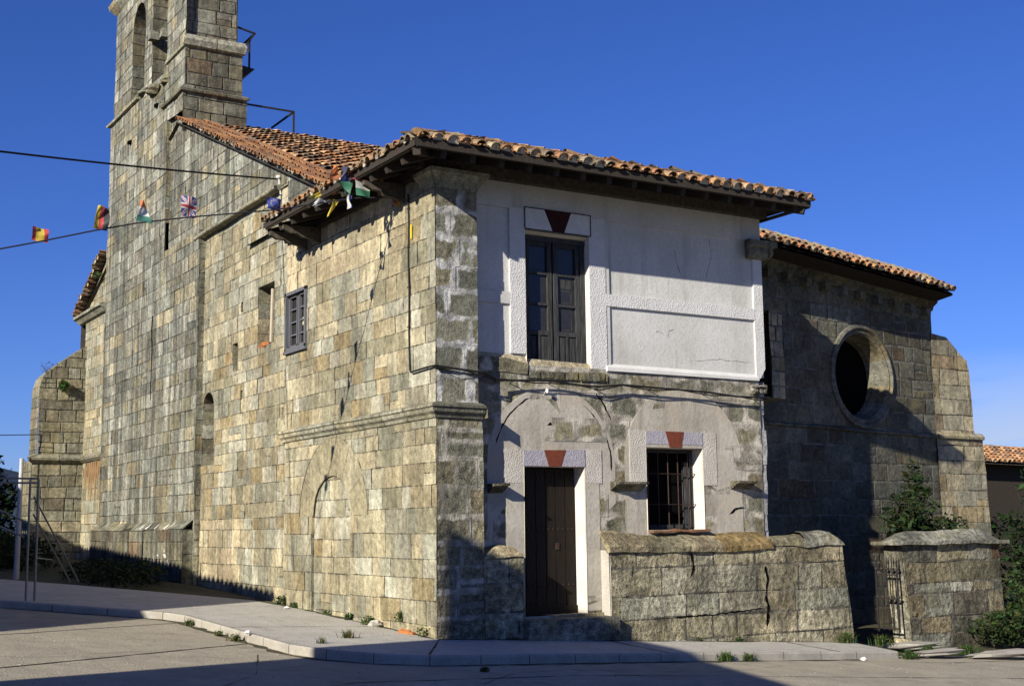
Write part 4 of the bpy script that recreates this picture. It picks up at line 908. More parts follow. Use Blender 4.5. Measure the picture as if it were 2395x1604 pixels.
# eave boards: fascia, wall plate and rafters
mb.bar((-.84, -.95, EV - .04), (-.84, 5.7, EV - .05), .04, .045); mb.bar((7.66, -.95, EV - .04), (7.66, 3, EV - .04), .05, .06)
mb.bar((-.2, .25, 7.93), (7.6, .25, 7.93), .2, .22)
mb.build('eave_boards', 'beam', house)
raf = MB(); raf.bar((-.86, -.93, EV - .03), (7.70, -.93, EV - .03), .04, .05); raf.bar((-.02, 0, 7.86), (-.02, 6.6, 7.86), .16, .2)
for i in range(15):
    x = -.3 + i * .55; raf.bar((x, -.86, EV - .10), (x, .5, EV + .33), .10, .14, color=(1, 1, 1))
for i in range(11):
    y = -.3 + i * .6; raf.bar((-.78, y, EV - .12), (.3, y, EV + .25), .10, .14)
raf.bar((-.82, -.9, EV - .10), (.4, .4, EV + .30), .13, .16); raf.bar((7.6, -.9, EV - .10), (6.8, .1, EV + .2), .13, .16)
raf.build('rafters', 'wood', house)
# shaped brackets under the left eave
for y in (5.55, 4.85, 1.1):
    bq = MB(); pl = [(-.80, y, EV - .12), (-.80, y, EV - .22), (-.66, y, EV - .30), (-.50, y, EV - .30), (-.42, y, EV - .38), (-.2, y, EV - .42), (0.0, y, EV - .52), (0.0, y, EV - .1)]
    bq.prism([(x, yy, EV - .1 + (z - EV + .1) * .8) for x, yy, z in pl], (0, .10, 0)); bq.build('eave_bracket', 'beam', house, wrp=.03)
# loose tile debris where the two roofs meet
mb = MB(); rn = random.Random(12)
for i in range(60):
    y = rn.uniform(3.2, 5.3); x = rn.uniform(-.55, .1); z = 7.98 + (x + .5) * .4 + rn.uniform(0, .16) + max(0, y - 4) * .12
    cc = rn.choice([PEACH, CREAM, (.42, .22, .12), (.36, .17, .09), LGREY])
    mb.blob((x, y, z), rn.uniform(.04, .11), i, cc, (1, 1.3, .6), 6, 4, .9)
mb.build('rubble_on_eave', 'tile', house)

# ================================================================== LOW WALLS, STEP, GATE PIER
LW = pal([(tuple(x * 1.55 for x in GREY), 4), (tuple(x * 1.15 for x in TAN), 3), (tuple(x * 1.05 for x in OLIV), 2), (GREY, 1.5), (CREAM, 1)])
stub = thing('low_wall', 'short rounded stone stub wall left of the dark door', 'wall', (1.25, .1, -.1))
mb = MB(); zs = [1.22 + .05 * math.sin(i) for i in range(3)]
ashlar(mb, (0, -.005, 0), (1, 0, 0), VZ, [rect(.885, -.5, 1.64, 1.30)], courses(-.5, 2, .42, .55, 31), LW, 81, (.5, 1.0)); strip(mb, [(1.64, 0, -.5), (1.64, 0, 1.25)], (0, .32, 0), LW, 82)
mb.build('wall_body', 'lowstone', stub, wrp=.03)
mb = MB(); rows = []
for i in range(9):
    t = i / 8; x = .88 + .78 * t; hh = 1.28 + .19 * math.sin(math.pi * min(1, t * 1.0)) ** .7
    rows.append([(x, -.05, 1.27), (x, -.04, min(hh, 1.33)), (x, .06, hh), (x, .30, hh + .02)])
mb.grid([[Vector(p) for p in r] for r in rows], tuple(x * 1.0 for x in TAN)); mb.build('coping', 'cap', stub, wrp=.03)
step = MB(); step.box((2.56, .12, .02), (1.82, .62, .40), color=tuple(x * .8 for x in GREY)); step.box((3.0, .42, .235), (1.2, .4, .05), color=TAN)
single(step, 'stone_step', 'cap', 'worn stone step in shadow below the dark wooden door', 'step', (2.5, .1, -.1), wrp=.03)
lw = thing('low_wall', 'long low stone wall with sloping moss stained coping under the barred window', 'wall', (6.2, 0.1, -.3))
mb = MB(); csl = [-.8, -.28, .12, .52, 1.02, 1.5]
ashlar(mb, (0, -.01, 0), (1, 0, 0), VZ, [[(3.44, -.8), (9.30, -.8), (9.20, .4), (9.05, 1.34), (3.42, 1.30)]], csl, LW, 83, (.55, 1.5))
ashlar(mb, (0, .48, 0), (1, 0, 0), VZ, [rect(7.3, -.8, 9.2, 1.34)], csl, LW, 84, (.55, 1.1))
strip(mb, [(9.30, -.01, -.8), (9.20, -.01, .4), (9.05, -.01, 1.34)], (0, .5, 0), LW, 85)
mb.build('wall_body', 'lowstone', lw, wrp=.022)
mb = MB(); mb.face([(3.44, -.01, -.4), (3.44, .32, -.4), (3.44, .32, 1.32), (3.44, -.01, 1.32)], (.5, .45, .36)); mb.build('pale_end_face', 'surround', lw, wrp=.04)
mb = MB(); rn = random.Random(14)
xsn = [3.36, 4.28, 5.22, 5.98, 7.25]
for i in range(4):
    x0, x1 = xsn[i] + .008, xsn[i+1] - .008; c = tuple(x * .8 for x in rn.choice([TAN, OCH, OLIV])); dz = rn.uniform(-.015, .015)
    n = 6; rows = []
    for k in range(n + 1):
        x = x0 + (x1 - x0) * k / n; rows.append([Vector(p) for p in ((x, 0, 1.27 + dz), (x, -.08, 1.28 + dz), (x, -.085, 1.37 + dz), (x, -.04, 1.42 + dz), (x, .29, 1.63 + dz))])
    mb.grid(rows, c); mb.face(rows[0], c); mb.face(rows[-1], c)
for i, (x0, x1, h) in enumerate(((7.25, 8.05, 1.56), (8.05, 9.08, 1.60))):
    rows = []
    for k in range(9):
        t = k / 8; x = x0 + (x1 - x0) * t; hh = h - (.20 * max(0, (t - .7) / .3) ** 2 if i else 0) - (.05 * (1 - t) if not i else 0)
        rows.append([Vector((x, .25 + .30 * math.cos(a) * -1, 1.33 + (hh - 1.33) * max(0, math.sin(a)) ** .6)) for a in [math.pi * q / 6 for q in range(7)]])
    mb.grid(rows, GREY if i else OLIV); mb.face(rows[-1], GREY)
mb.build('coping', 'cap', lw, wrp=.05)
crack('crack', [(7.02, 1.0), (7.08, .7), (7.0, .45), (7.06, .2), (7.02, -.15)], .07, -.03, lw, seed=21)
crack('crack', [(5.25, 1.28), (5.28, 1.0), (5.2, .8)], .05, -.03, lw, seed=22); crack('crack', [(3.9, 1.28), (3.92, 1.0), (3.88, .8)], .02, -.03, lw, seed=23)
crack('crack', [(4.8, .12), (5.6, .13), (6.3, .16), (6.95, .2)], .03, -.03, lw, seed=24)

pier = thing('gate_pier', 'rectangular stone pier with overhanging hipped coping right of the iron gate', 'wall', (12.2, .5, -.5))
mb = MB(); PP = pal([(GREY, 3), (DARK, 3), (tuple(x * .8 for x in OLIV), 2), (tuple(x * .8 for x in TAN), 1.4), (tuple(x * .7 for x in RUST), .4), (LGREY, 1.2)], .05)
csp = [-1.0, -.52, -.18, .30, .52, .95, 1.32]
ashlar(mb, (0, 0, 0), (1, 0, 0), VZ, [[(10.98, -1), (13.85, -1), (13.75, 1.32), (10.78, 1.32)]], csp, PP, 86, (.4, 1.1))
P_pale = pal([(CREAM, 2), (LGREY, 2)])
strip(mb, [(10.98, 0, -1), (10.78, 0, 1.32)], (0, .48, 0), P_pale, 87, .42); strip(mb, [(13.85, 0, -1), (13.75, 0, 1.32)], (0, .48, 0), PP, 88, .42)
mb.build('pier_body', 'lowstone', pier, wrp=.04)
mb = MB(); x0, x1, y0_, y1_ = 10.55, 13.95, -.14, .62
xs_ = [x0 + (x1 - x0) * i / 12 for i in range(13)]; rn = random.Random(3)
for i in range(12):
    a, b = xs_[i], xs_[i+1]; c = rn.choice([GREY, OLIV, GREY]) if i % 3 == 0 else c
    def top(x): return 1.36 + .22 * min(1, (x - x0) / .42, (x1 - x) / .42)
    mb.face([(a, y0_, 1.30), (b, y0_, 1.30), (b, y0_, 1.37), (a, y0_, 1.37)], c); mb.face([(a, y0_, 1.37), (b, y0_, 1.37), (b, y0_ + .35, top(b) + .02), (a, y0_ + .35, top(a) + .02)], c)
    mb.face([(a, y0_ + .35, top(a) + .02), (b, y0_ + .35, top(b) + .02), (b, y1_, 1.37), (a, y1_, 1.37)], c); mb.face([(a, y0_, 1.30), (b, y0_, 1.30), (b, y1_, 1.30), (a, y1_, 1.30)], c)
mb.face([(x0, y0_, 1.30), (x0, y1_, 1.30), (x0, y1_, 1.37), (x0, y0_ + .35, 1.38), (x0, y0_, 1.37)], GREY)
mb.build('coping', 'cap', pier, wrp=.05)
gate = thing('iron_gate', 'open black wrought iron gate folded against the stone pier', 'gate', (10.72, .45, -.5))
mb = MB()
for y in (.06, .62): mb.bar((10.66, y, -.45), (10.66, y, .98), .03)
for z in (-.38, .22, .70): mb.bar((10.66, .06, z), (10.66, .62, z), .03)
mb.build('frame', 'iron', gate)
for i in range(5):
    y = .06 + i * .14; p = MB(); p.bar((10.67, y, -.42), (10.67, y, 1.02), .018)
    p.tube([(10.67, y, 1.0), (10.67, y, 1.12)], .02, 5, r2=.002)
    for z in (.82, .25): p.blob((10.67, y, z), .035, 1, sq=(1, 1.4, 1), nu=6, nv=4, amp=0)
    p.build('gate_bar', 'iron', gate)

# ================================================================== CHAPEL WITH ROUND WINDOW
chapel = thing('side_chapel', 'shaded stone chapel with large round window and low tiled roof right of the house', 'chapel', (11, 3, -.5))
ca = R(8); CU = Vector((math.cos(ca), math.sin(ca), 0)); CN = Vector((-math.sin(ca), math.cos(ca), 0)); CO = Vector((7.3, 2.2, 0))
def CP(u, z, d=0.0): return CO + CU * u + Vector((0, 0, z)) + CN * d
OC = (5.78, 5.20); OR = 1.14; IR = 1.0
mb = MB(); csc = courses(-1, 8, .34, .46, 33)
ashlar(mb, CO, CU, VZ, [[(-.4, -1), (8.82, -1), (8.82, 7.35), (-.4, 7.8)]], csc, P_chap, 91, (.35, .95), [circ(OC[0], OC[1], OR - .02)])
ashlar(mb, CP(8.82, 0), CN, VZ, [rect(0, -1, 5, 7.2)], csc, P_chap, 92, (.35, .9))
mb.build('wall', 'chapel', chapel, wrp=.02)
mb = MB(); NS = 40; rn = random.Random(8)
prf = [(OR + .10, 0.0), (OR + .09, -.07), (OR + .02, -.09), (OR - .03, -.03), (OR - .08, -.05), (OR - .13, .0), (OR - .14, .10), (IR - .02, .22), (IR - .06, .34), (IR - .07, .50)]
for i in range(NS):
    if i % 3 == 0: c = rn.choice([tuple(x * .38 for x in LGREY), tuple(x * .4 for x in TAN), tuple(x * .42 for x in GREY)])  # ring stones darkened in the colour for shade as well
    a0, a1 = 2 * math.pi * i / NS, 2 * math.pi * (i + 1) / NS
    for (r0, d0), (r1, d1) in zip(prf[:-1], prf[1:]):
        mb.face([CP(OC[0] + r * math.cos(a), OC[1] + r * math.sin(a), d) for r, d, a in ((r0, d0, a0), (r0, d0, a1), (r1, d1, a1), (r1, d1, a0))], c)
mb.build('round_window_moulding', 'mould', chapel, wrp=.015)
mb = MB(); mb.face([CP(OC[0] + r * math.cos(a), OC[1] + r * math.sin(a), .54) for r in (IR,) for a in [2 * math.pi * i / 32 for i in range(32)]]); mb.build('round_window', 'dark', chapel)
mb = MB(); sweep(mb, [(0, -.03), (.07, -.01), (.08, .03), (0, .09)], CP(.4, 3.96), CP(8.82, 3.86), -CN, P_chap, 93, .8)
mb.build('string_course', 'mould', chapel, wrp=.02)
mb = MB(); sweep(mb, [(0, 0), (.06, .02), (.10, .12), (.22, .20), (.22, .27), (0, .28)], CP(-.3, 7.52), CP(8.85, 7.06), -CN, P_chap, 94, .9)
mb.build('eave_cornice', 'mould', chapel, wrp=.015)
for i in range(12):
    c = MB(); c.box(CP(1.0 + i * .68, 7.36 - .034 * i, -.09), (.17, .2, .18), Matrix.Rotation(ca, 3, 'Z'), tuple(x * .6 for x in rn.choice([GREY, OLIV])), 1.1); c.build('corbel', 'mould', chapel, wrp=.01)
mb = MB(); Sc = (CN + Vector((0, 0, .60))).normalized()
EO = CP(-.2, 7.84, -.80)
tiles(mb, EO, (CP(8.62, 7.38, -.8) - EO), Sc, 36, 2, lambda x, y, z: True, .247, .31, cols=TC + TO, seed=31, jit=.015, r=.10)
mb.build('roof_tiles', 'tile_old', chapel)
mb = MB(); ridge(mb, [tuple(CP(-.1, 8.24, -.15)), tuple(CP(8.75, 7.80, -.15))], .13, [CREAM, PEACH, TAN, (.4, .27, .18)], 8); mb.build('ridge_tiles', 'tile_old', chapel)
mb = MB(); ridge(mb, [tuple(CP(8.62, 7.42, -.75)), tuple(CP(8.80, 7.80, -.12))], .11, TO, 9); mb.build('verge_tiles', 'tile_old', chapel)
mb = MB(); mb.face([EO, CP(8.62, 7.38, -.80), CP(8.8, 7.78, -.15), CP(-.2, 8.22, -.15)]); mb.face([CP(-.2, 8.22, -.15), CP(8.8, 7.78, -.15), CP(8.9, 7.0, 6), CP(-.2, 7.0, 6)]); mb.face([EO - Vector((0, 0, .05)), CP(8.62, 7.33, -.80), CP(8.88, 7.22, .3), CP(-.2, 7.7, .3)])
mb.face([CP(8.62, 7.38, -.80), CP(8.62, 7.33, -.80), CP(8.9, 7.0, 6), CP(8.8, 7.78, -.15)])
mb.build('roof_boards', 'wood', chapel)
mb = MB(); ashlar(mb, CP(0, 0, -.9), CU, VZ, [rect(1.38, 4.38, 1.81, 6.27)], courses(4.35, 7, .28, .36, 3), P_butt, 95, (.2, .3)); ashlar(mb, CP(1.81, 0, -.9), CN, VZ, [rect(0, 4.38, .9, 6.27)], courses(4.35, 7, .28, .36, 3), P_chap, 95, (.2, .3))
mb.face([CP(1.38, 6.27, -.9), CP(1.81, 6.27, -.9), CP(1.81, 6.27, 0), CP(1.38, 6.27, 0)], TAN); mb.face([CP(1.38, 4.38, -.9), CP(1.81, 4.38, -.9), CP(1.81, 4.3, 0), CP(1.38, 4.3, 0)], OLIV)
mb.build('stone_pilaster', 'chapel', chapel, wrp=.02)
# end buttress
mb = MB(); csb = courses(-1, 7, .33, .42, 35); BA = R(3); BU = Vector((math.cos(BA), math.sin(BA), 0)); BN = Vector((-math.sin(BA), math.cos(BA), 0)); BO = CP(8.82, 0, -.03)
ashlar(mb, BO, BU, VZ, [[(-.07, 3.9), (1.42, 3.9), (1.38, 5.50), (1.30, 5.86), (.50, 6.42), (-.07, 6.50)]], csb, P_butt, 96, (.4, .85)); ashlar(mb, BO - BN * .02, BU, VZ, [[(-.07, -1), (1.95, -1), (1.76, 3.9), (-.07, 3.9)]], csb, P_butt, 97, (.4, .85))
def BP2(u, z, d=0): return BO + BU * u + BN * d + Vector((0, 0, z))
strip(mb, [BP2(1.95, -1), BP2(1.76, 3.9), BP2(1.42, 3.9), BP2(1.38, 5.5), BP2(1.30, 5.86), BP2(.50, 6.42), BP2(0, 6.50)], BN * 1.0, P_butt, 98, .4)
mb.build('buttress', 'ashlar', chapel, wrp=.035)
mb = MB(); sweep(mb, [(0, -.02), (.09, 0), (.10, .06), (0, .16)], BP2(-.03, 3.84), BP2(1.76, 3.84), -BN, P_butt, 99, .7); mb.build('buttress_moulding', 'mould', chapel, wrp=.015)

# ================================================================== far building, trees, plants
fh = thing('distant_house', 'far dark walled house with red tiled roof and chimney at the right edge', 'house', (52, 30, -2.5))
mb = MB(); mb.box((54.2, 31, .7), (20, 10, 8)); mb.build('wall', 'wood', fh)
mb = MB(); tiles(mb, (43.9, 25.2, 4.75), (1, 0, -.02), (0, 1, .40), 58, 6, lambda x, y, z: True, .38, .45, ln=.6, r=.16, cols=TC, seed=41); mb.build('roof', 'tile', fh)
mb = MB(); mb.box((44.4, 27, 5.8), (.8, .8, 1.5)); mb.build('chimney', 'beam', fh)
mb = MB(); mb.face([(43.9, 25.2, 4.7), (63, 25.2, 4.3), (63, 28, 5.4), (43.9, 28, 5.8)]); mb.face([(43.9, 36, 4), (63, 36, 4), (63, 28, 5.4), (43.9, 28, 5.8)]); mb.build('roof_deck', 'beam', fh)

GC = [(0.045, 0.085, 0.022), (0.06, 0.11, 0.028), (0.035, 0.065, 0.02), (0.08, 0.12, 0.03), (0.05, 0.075, 0.03)]
GM = [(0.028, 0.05, 0.016), (0.038, 0.066, 0.02), (0.02, 0.038, 0.013), (0.06, 0.075, 0.025)]
GD = [(0.018, 0.032, 0.012), (0.025, 0.042, 0.014), (0.014, 0.026, 0.010), (0.035, 0.05, 0.016)]  # leaf colours darkened in place of shade falling on the bushes
def leaves(mb, c, rad, n, size, seed=1, cols=GC, clump=0.55, hole=0.0, flat=0.0):
    rn = random.Random(seed); c = Vector(c)
    k = 0; tries = 0
    while k < n and tries < n * 8:
        tries += 1
        d = Vector((rn.gauss(0, 1), rn.gauss(0, 1), rn.gauss(0, 1))).normalized() * rn.random() ** .42
        p = Vector((d.x * rad[0], d.y * rad[1], d.z * rad[2]))
        nv = noise.noise((p + c) * (1.4 / max(.2, min(rad)))) + .25 * noise.noise((p + c) * 5)
        if nv < hole - .15 and d.length > .35: continue
        p += c; s = size * rn.uniform(.6, 1.3); col_ = tuple(x * rn.uniform(.7, 1.3) for x in rn.choice(cols))
        s *= rn.choice((.6, .8, 1, 1, 1.4)); u = Vector((rn.gauss(0, 1), rn.gauss(0, 1), rn.gauss(0, .5))).normalized(); v = u.orthogonal().normalized(); v = (Matrix.Rotation(rn.uniform(0, 6.3), 3, u) @ v)
        mb.face([p - u * s, p + v * s * .45 - u * s * .1, p + u * s, p - v * s * .45 - u * s * .1], col_); k += 1
def twigs(mb, base, c, rad, n, r, seed=1):
    rn = random.Random(seed); base = Vector(base); c = Vector(c)
    for i in range(n):
        e = c + Vector((rn.uniform(-1, 1) * rad[0], rn.uniform(-1, 1) * rad[1], rn.uniform(-.5, 1) * rad[2])) * .8
        m = base.lerp(e, .45) + Vector((rn.uniform(-.1, .1), rn.uniform(-.1, .1), .1)) * rad[2]; mb.tube([base, m, e], r, 5, r2=r * .3)
def plant(name, label, cat, base, c, rad, n, size, seed, group=None, cols=GC, hole=0.0, nt=8, tr=.02, trunk=None):
    t = thing(name, label, cat, base, group)
    mb = MB(); leaves(mb, c, rad, n, size, seed, cols, hole=hole); mb.build('crown', 'leaf', t)
    mb = MB(); twigs(mb, base, c, rad, nt, tr, seed)
    if trunk: mb.tube([base, Vector(base).lerp(Vector(c), .5) + Vector((.1, 0, 0)), c], trunk, 8, r2=trunk * .35)
    mb.build('trunk' if trunk else 'stem', 'bark', t); return t
tr = thing('tree', 'dark tree at the far left edge behind the metal pole', 'tree', (-2.4, 30, 1.3))
mb = MB()
for i, (c, r_, n) in enumerate((((-2.1, 30, 3.9), (.75, 1.5, 1.1), 1500), ((-1.35, 30.3, 3.0), (.6, 1.3, .7), 700), ((-2.8, 29.5, 2.6), (1.3, 1.6, 1.2), 1500), ((-1.6, 29.4, 1.9), (1.0, 1.2, .8), 900), ((-2.5, 30, 5.2), (.6, .8, .5), 350))): leaves(mb, c, r_, n, .10, 60 + i, cols=GD, hole=.05)
mb.build('crown', 'leaf', tr); mb = MB(); mb.tube([(-2.4, 30, 1), (-2.3, 30, 2.2), (-2.2, 30, 4.2)], .14, 8, r2=.06); twigs(mb, (-2.3, 30, 2), (-2, 30, 3.3), (1.2, 1.2, 1.3), 14, .04, 3); mb.build('trunk', 'bark', tr)
plant('shrub', 'dark leafy shrub behind the gate pier against the chapel buttress', 'shrub', (12.9, 1.7, -.6), (12.85, 1.5, 1.7), (.95, .55, .85), 1500, .075, 71, hole=.10, nt=14, cols=GD)
mb_t = plant('shrub', 'small dark shrub with spreading leaves right of the larger one above the pier', 'shrub', (14.0, 1.7, -.6), (14.0, 1.6, 1.45), (.8, .5, .5), 700, .075, 72, hole=.12, nt=10, cols=GD)
plant('shrub', 'tall slim sapling rising from the shrub in front of the chapel', 'shrub', (13.2, 2.0, -.6), (13.45, 1.9, 2.55), (.33, .3, .65), 380, .07, 73, hole=.05, nt=6, cols=GD)
plant('bush', 'broad dark bush at the right edge below the distant house', 'bush', (18.5, 3.0, -1), (19.2, 3.2, .7), (2.3, 1.6, 1.4), 3800, .085, 74, hole=.08, nt=14, cols=GD)
plant('bush', 'tall bush hanging in at the far right edge near the distant roof', 'bush', (21.5, 4, -1), (22.3, 4.2, 2.5), (1.5, 1.4, 1.6), 2000, .085, 75, hole=.16, nt=14, cols=GD)
plant('bush', 'low green bush in front of the right foot of the gate pier', 'bush', (13.6, -.3, -.85), (13.6, -.35, -.45), (1.3, .45, .38), 2300, .05, 76, hole=.02, nt=8, tr=.01, cols=GM)
plant('bush', 'ragged weeds climbing the right end of the gate pier', 'bush', (14.4, -.1, -.85), (14.35, -.05, .05), (.55, .4, .75), 1100, .055, 77, hole=.12, nt=8, tr=.01, cols=GM)
plant('bush', 'dark undergrowth to the right of the pier in front of the far bush', 'bush', (16.0, .3, -.9), (16.2, .3, -.3), (1.6, .9, .75), 2400, .07, 78, hole=.05, nt=8, tr=.012, cols=GD)
plant('bush', 'dark undergrowth at the left foot of the church buttress', 'bush', (-3.2, 20, .7), (-3.4, 19.5, 1.1), (1.9, 2.2, .7), 2600, .08, 79, hole=.0, nt=8, cols=GD)
plant('bush', 'low dark weeds on the bank below the tower plinth', 'bush', (-1.8, 13.5, .7), (-1.7, 13.5, .75), (1.1, 2.8, .42), 2600, .06, 80, hole=.0, nt=8, tr=.01, cols=GD)
plant('hedge', 'dark hedge behind the metal frame at the left edge', 'hedge', (-3.4, 24, .8), (-3.4, 24, 1.3), (1.5, 2.2, .9), 3600, .09, 81, hole=.0, nt=8, cols=GD)
plant('plant', 'round green tuft growing out of the buttress masonry', 'plant', (-.72, 23.9, 6.3), (-.72, 23.82, 6.42), (.17, .16, .2), 420, .045, 82, nt=3, tr=.006)
plant('plant', 'dry wispy twigs on the sloping top of the buttress', 'plant', (-1.15, 24.1, 6.72), (-1.15, 24.1, 7.0), (.35, .2, .3), 60, .03, 83, nt=26, tr=.006, cols=[(.12, .10, .05)])
plant('plant', 'small grass tuft on the roof verge beside the tower', 'plant', (-.2, 22.0, 9.65), (-.2, 22.0, 9.72), (.15, .25, .12), 160, .04, 84, nt=3, tr=.005)
def weed(label, x, y, s, seed, blades=40, leafy=60, dry=0.2, z=None, group='weeds growing from the joints of the pavement'):
    rn = random.Random(seed); z = gz(x, y) if z is None else z; mb = MB()
    for i in range(blades):
        a = rn.uniform(0, 6.28); l = s * rn.uniform(.4, 1.1); sp = rn.uniform(.1, .9); b = Vector((x + rn.gauss(0, s * .35), y + rn.gauss(0, s * .2), z)); w_ = Vector((-math.sin(a), math.cos(a), 0)) * .006
        d = Vector((math.cos(a) * sp, math.sin(a) * sp, 1)).normalized(); c = (.16, .14, .06) if rn.random() < dry else tuple(q * rn.uniform(.8, 1.3) for q in rn.choice(GC))
        m = b + d * l * .55; e = b + d * l + Vector((math.cos(a), math.sin(a), -.3)) * l * .25
        mb.face([b - w_, b + w_, m + w_ * .8, m - w_ * .8], c); mb.face([m - w_ * .8, m + w_ * .8, e], c)
    if leafy: leaves(mb, (x, y, z + s * .35), (s * .55, s * .4, s * .4), leafy, .03, seed, hole=-.3)
    return single(mb, 'weed', 'leaf', label, 'weed', (x, y, z), group)
weed('leafy green weed where the smooth side wall of the house begins', -.08, 6.55, .26, 1, 40, 160)
weed('small weed beside a white pebble at the wall foot', -.08, 5.9, .15, 2, 20, 70)
weed('dry tuft at the foot of the blocked doorway', -.08, 4.3, .14, 3, 30, 30, .6)
weed('green weed in the middle of the side wall foot', -.08, 3.25, .16, 4, 20, 80)
weed('wide green weed beside the pale rock', -.12, 2.35, .22, 5, 60, 120)
weed('upright weed low on the wall near the corner', -.05, 1.25, .22, 6, 14, 70, z=.22)
weed('thin weed beside the orange brick at the house corner', -.08, .32, .26, 7, 16, 50)
weed('spreading dry grass tuft on the shaded pavement edge', -1.55, .05, .16, 8, 90, 0, .6)
weed('small grass tuft on the pavement near the kerb bend', -2.35, -.75, .12, 9, 50, 0, .5)
weed('dead leaves and grass in the gutter at the kerb corner', -3.05, 3.2, .14, 10, 60, 40, .85, gz(-3.05, 3.2) - .12)
weed('long dry tuft in the road joint where it meets the kerb', -3.12, .75, .15, 11, 60, 40, .8, gz(-3.1, .75) - .12)
weed('brown tuft in the gutter further along the kerb', -3.12, 1.5, .12, 12, 50, 20, .8, gz(-3.1, 1.5) - .12)
weed('green grass growing out of the kerb face below the low wall', 4.35, -1.95, .2, 13, 120, 60, .1, gz(4.35, -1.95) - .12)
weed('second green clump on the kerb face right of the first', 4.85, -1.93, .17, 14, 90, 40, .1, gz(4.85, -1.93) - .12)
weed('grass at the right end of the low wall', 8.9, -.18, .26, 15, 160, 120, .1)
weed('dark grass at the end of the pavement by the gate opening', 9.4, -.6, .26, 16, 160, 120, .1)
weed('grass between the flat stones before the gate', 9.9, -1.3, .24, 17, 200, 160, .1, gz(9.9, -1.3) - .1)
weed('low grass strip along the road edge under the pier', 11.0, -1.3, .26, 18, 240, 220, .1, gz(11, -1.3) - .1)
weed('grass patch below the pavement end by the road', 8.95, -1.7, .24, 19, 160, 120, .1, gz(8.95, -1.7) - .13)
weed('weed tuft at the foot of the low wall near its middle', 6.25, -.1, .12, 20, 60, 30, .2)
weed('mossy tuft at the foot of the low wall left of the crack', 5.3, -.08, .10, 21, 60, 20, .2)
weed('dark litter of leaves on the shaded road', -.9, -3.05, .10, 22, 70, 40, .9, gz(-.9, -3.05) - .13)
def stone(label, cat, name, x, y, r, seed, mat='rock', z=0.0, sq=(1.3, 1, .6), grp=None):
    mb = MB(); mb.blob((x, y, gz(x, y) + z + r * .3), r, seed, sq=sq, nu=8, nv=6, amp=.7); return single(mb, name, mat, label, cat, (x, y, gz(x, y) + z), grp)
stone('pale rock leaning on the wall beside the wide weed', 'stone', 'rock', -.14, 2.0, .11, 3)
stone('white pebble on the pavement near the first weed', 'stone', 'pebble', -.35, 5.6, .05, 4, 'ceramic')
stone('small white stone in the gutter by the dry grass', 'stone', 'pebble', -2.98, .55, .045, 5, 'ceramic', .01)
stone('white pebble in the gutter right of the kerb grass', 'stone', 'pebble', 7.6, -1.86, .05, 6, 'ceramic', -.12)
stone('flat stepping stone before the gate opening', 'stone', 'flat_stone', 10.3, -.55, .5, 7, 'kerb', -.15, (1.6, .7, .12))
stone('flat pale stone between the grass strips near the road', 'stone', 'flat_stone', 9.9, -1.55, .5, 8, 'kerb', -.17, (1.7, .45, .10))
stone('long flat kerb stone at the road edge under the pier', 'stone', 'flat_stone', 11.6, -1.75, .6, 9, 'kerb', -.19, (1.9, .4, .10))
stone('loose boulders at the right edge of the view', 'stone', 'rock', 16.1, 1.0, .45, 10, 'rock', .7, (1.5, 1, .7))
mb = MB(); mb.bar((-.10, .62, gz(0, .6) + .03), (-.20, .95, gz(0, .9) + .04), .07, .05); mb.bar((-.12, .72, gz(0, .6) + .07), (-.18, .92, gz(0, .9) + .08), .03, .02)
single(mb, 'brick', 'brick', 'orange piece of broken brick lying at the house corner', 'brick', (-.15, .8, gz(0, .8)), wrp=.02)
rn = random.Random(77)
mb = MB()
for i in range(420):
    x = rn.uniform(-2.8, 8); y = rn.uniform(-1.6, 7)
    if x > -.1 and y > -.1: continue
    r_ = rn.uniform(.004, .014); mb.blob((x, y, gz(x, y) + r_ * .3), r_, i, nu=5, nv=3, amp=.5, sq=(1.2, 1, .6))
for i in range(420):
    x = rn.uniform(-9, 12); y = rn.uniform(-7, 3)
    if x > -3 and y > -2.1: continue
    r_ = rn.uniform(.004, .014); mb.blob((x, y, gz(x, y) - ROADD + r_ * .3), r_, i, nu=5, nv=3, amp=.5, sq=(1.2, 1, .6))
tag(mb.build('grit', 'kerb'), 'scattered grit and crumbs of stone on road and pavement', 'grit', kind='stuff')

# ================================================================== metal frame, pole, wires, bunting
fr = thing('barrier', 'galvanised tubular metal frame with sloping braces at the left edge', 'barrier', (-5.1, 6.2, .6))
for x, z in ((-5.13, 2.74), (-4.98, 2.74)):
    mb = MB(); mb.tube([(x, 6.2, .55), (x, 6.2, z)], .022, 8); mb.build('upright', 'galv', fr)
for z in (2.76, 2.68):
    mb = MB(); mb.tube([(-7.4, 6.2, z), (-4.98, 6.2, z)], .018, 8); mb.build('top_rail', 'galv', fr)
mb = MB(); mb.tube([(-4.98, 6.2, 1.32), (-4.35, 7.8, 1.25)], .012, 6); mb.build('cross_bar', 'galv', fr)
for a, b in (((-5.05, 6.2, 2.42), (-3.55, 9.0, .78)), ((-5.05, 6.2, 2.10), (-3.72, 9.0, .78)), ((-7.2, 6.2, 2.9), (-5.13, 6.2, 1.95)), ((-7.2, 6.2, 2.6), (-5.2, 6.2, 1.7))):
    mb = MB(); mb.tube([a, b], .018, 8); mb.build('brace', 'galv', fr)
mb = MB(); mb.tube([(-3.82, 14, .7), (-3.80, 14, 3.55)], .07, 10, r2=.045); mb.tube([(-3.80, 14, 3.55), (-3.5, 14, 3.35)], .008, 5)
single(mb, 'metal_post', 'lightpost', 'light grey metal post standing before the dark tree', 'post', (-3.82, 14, .7))
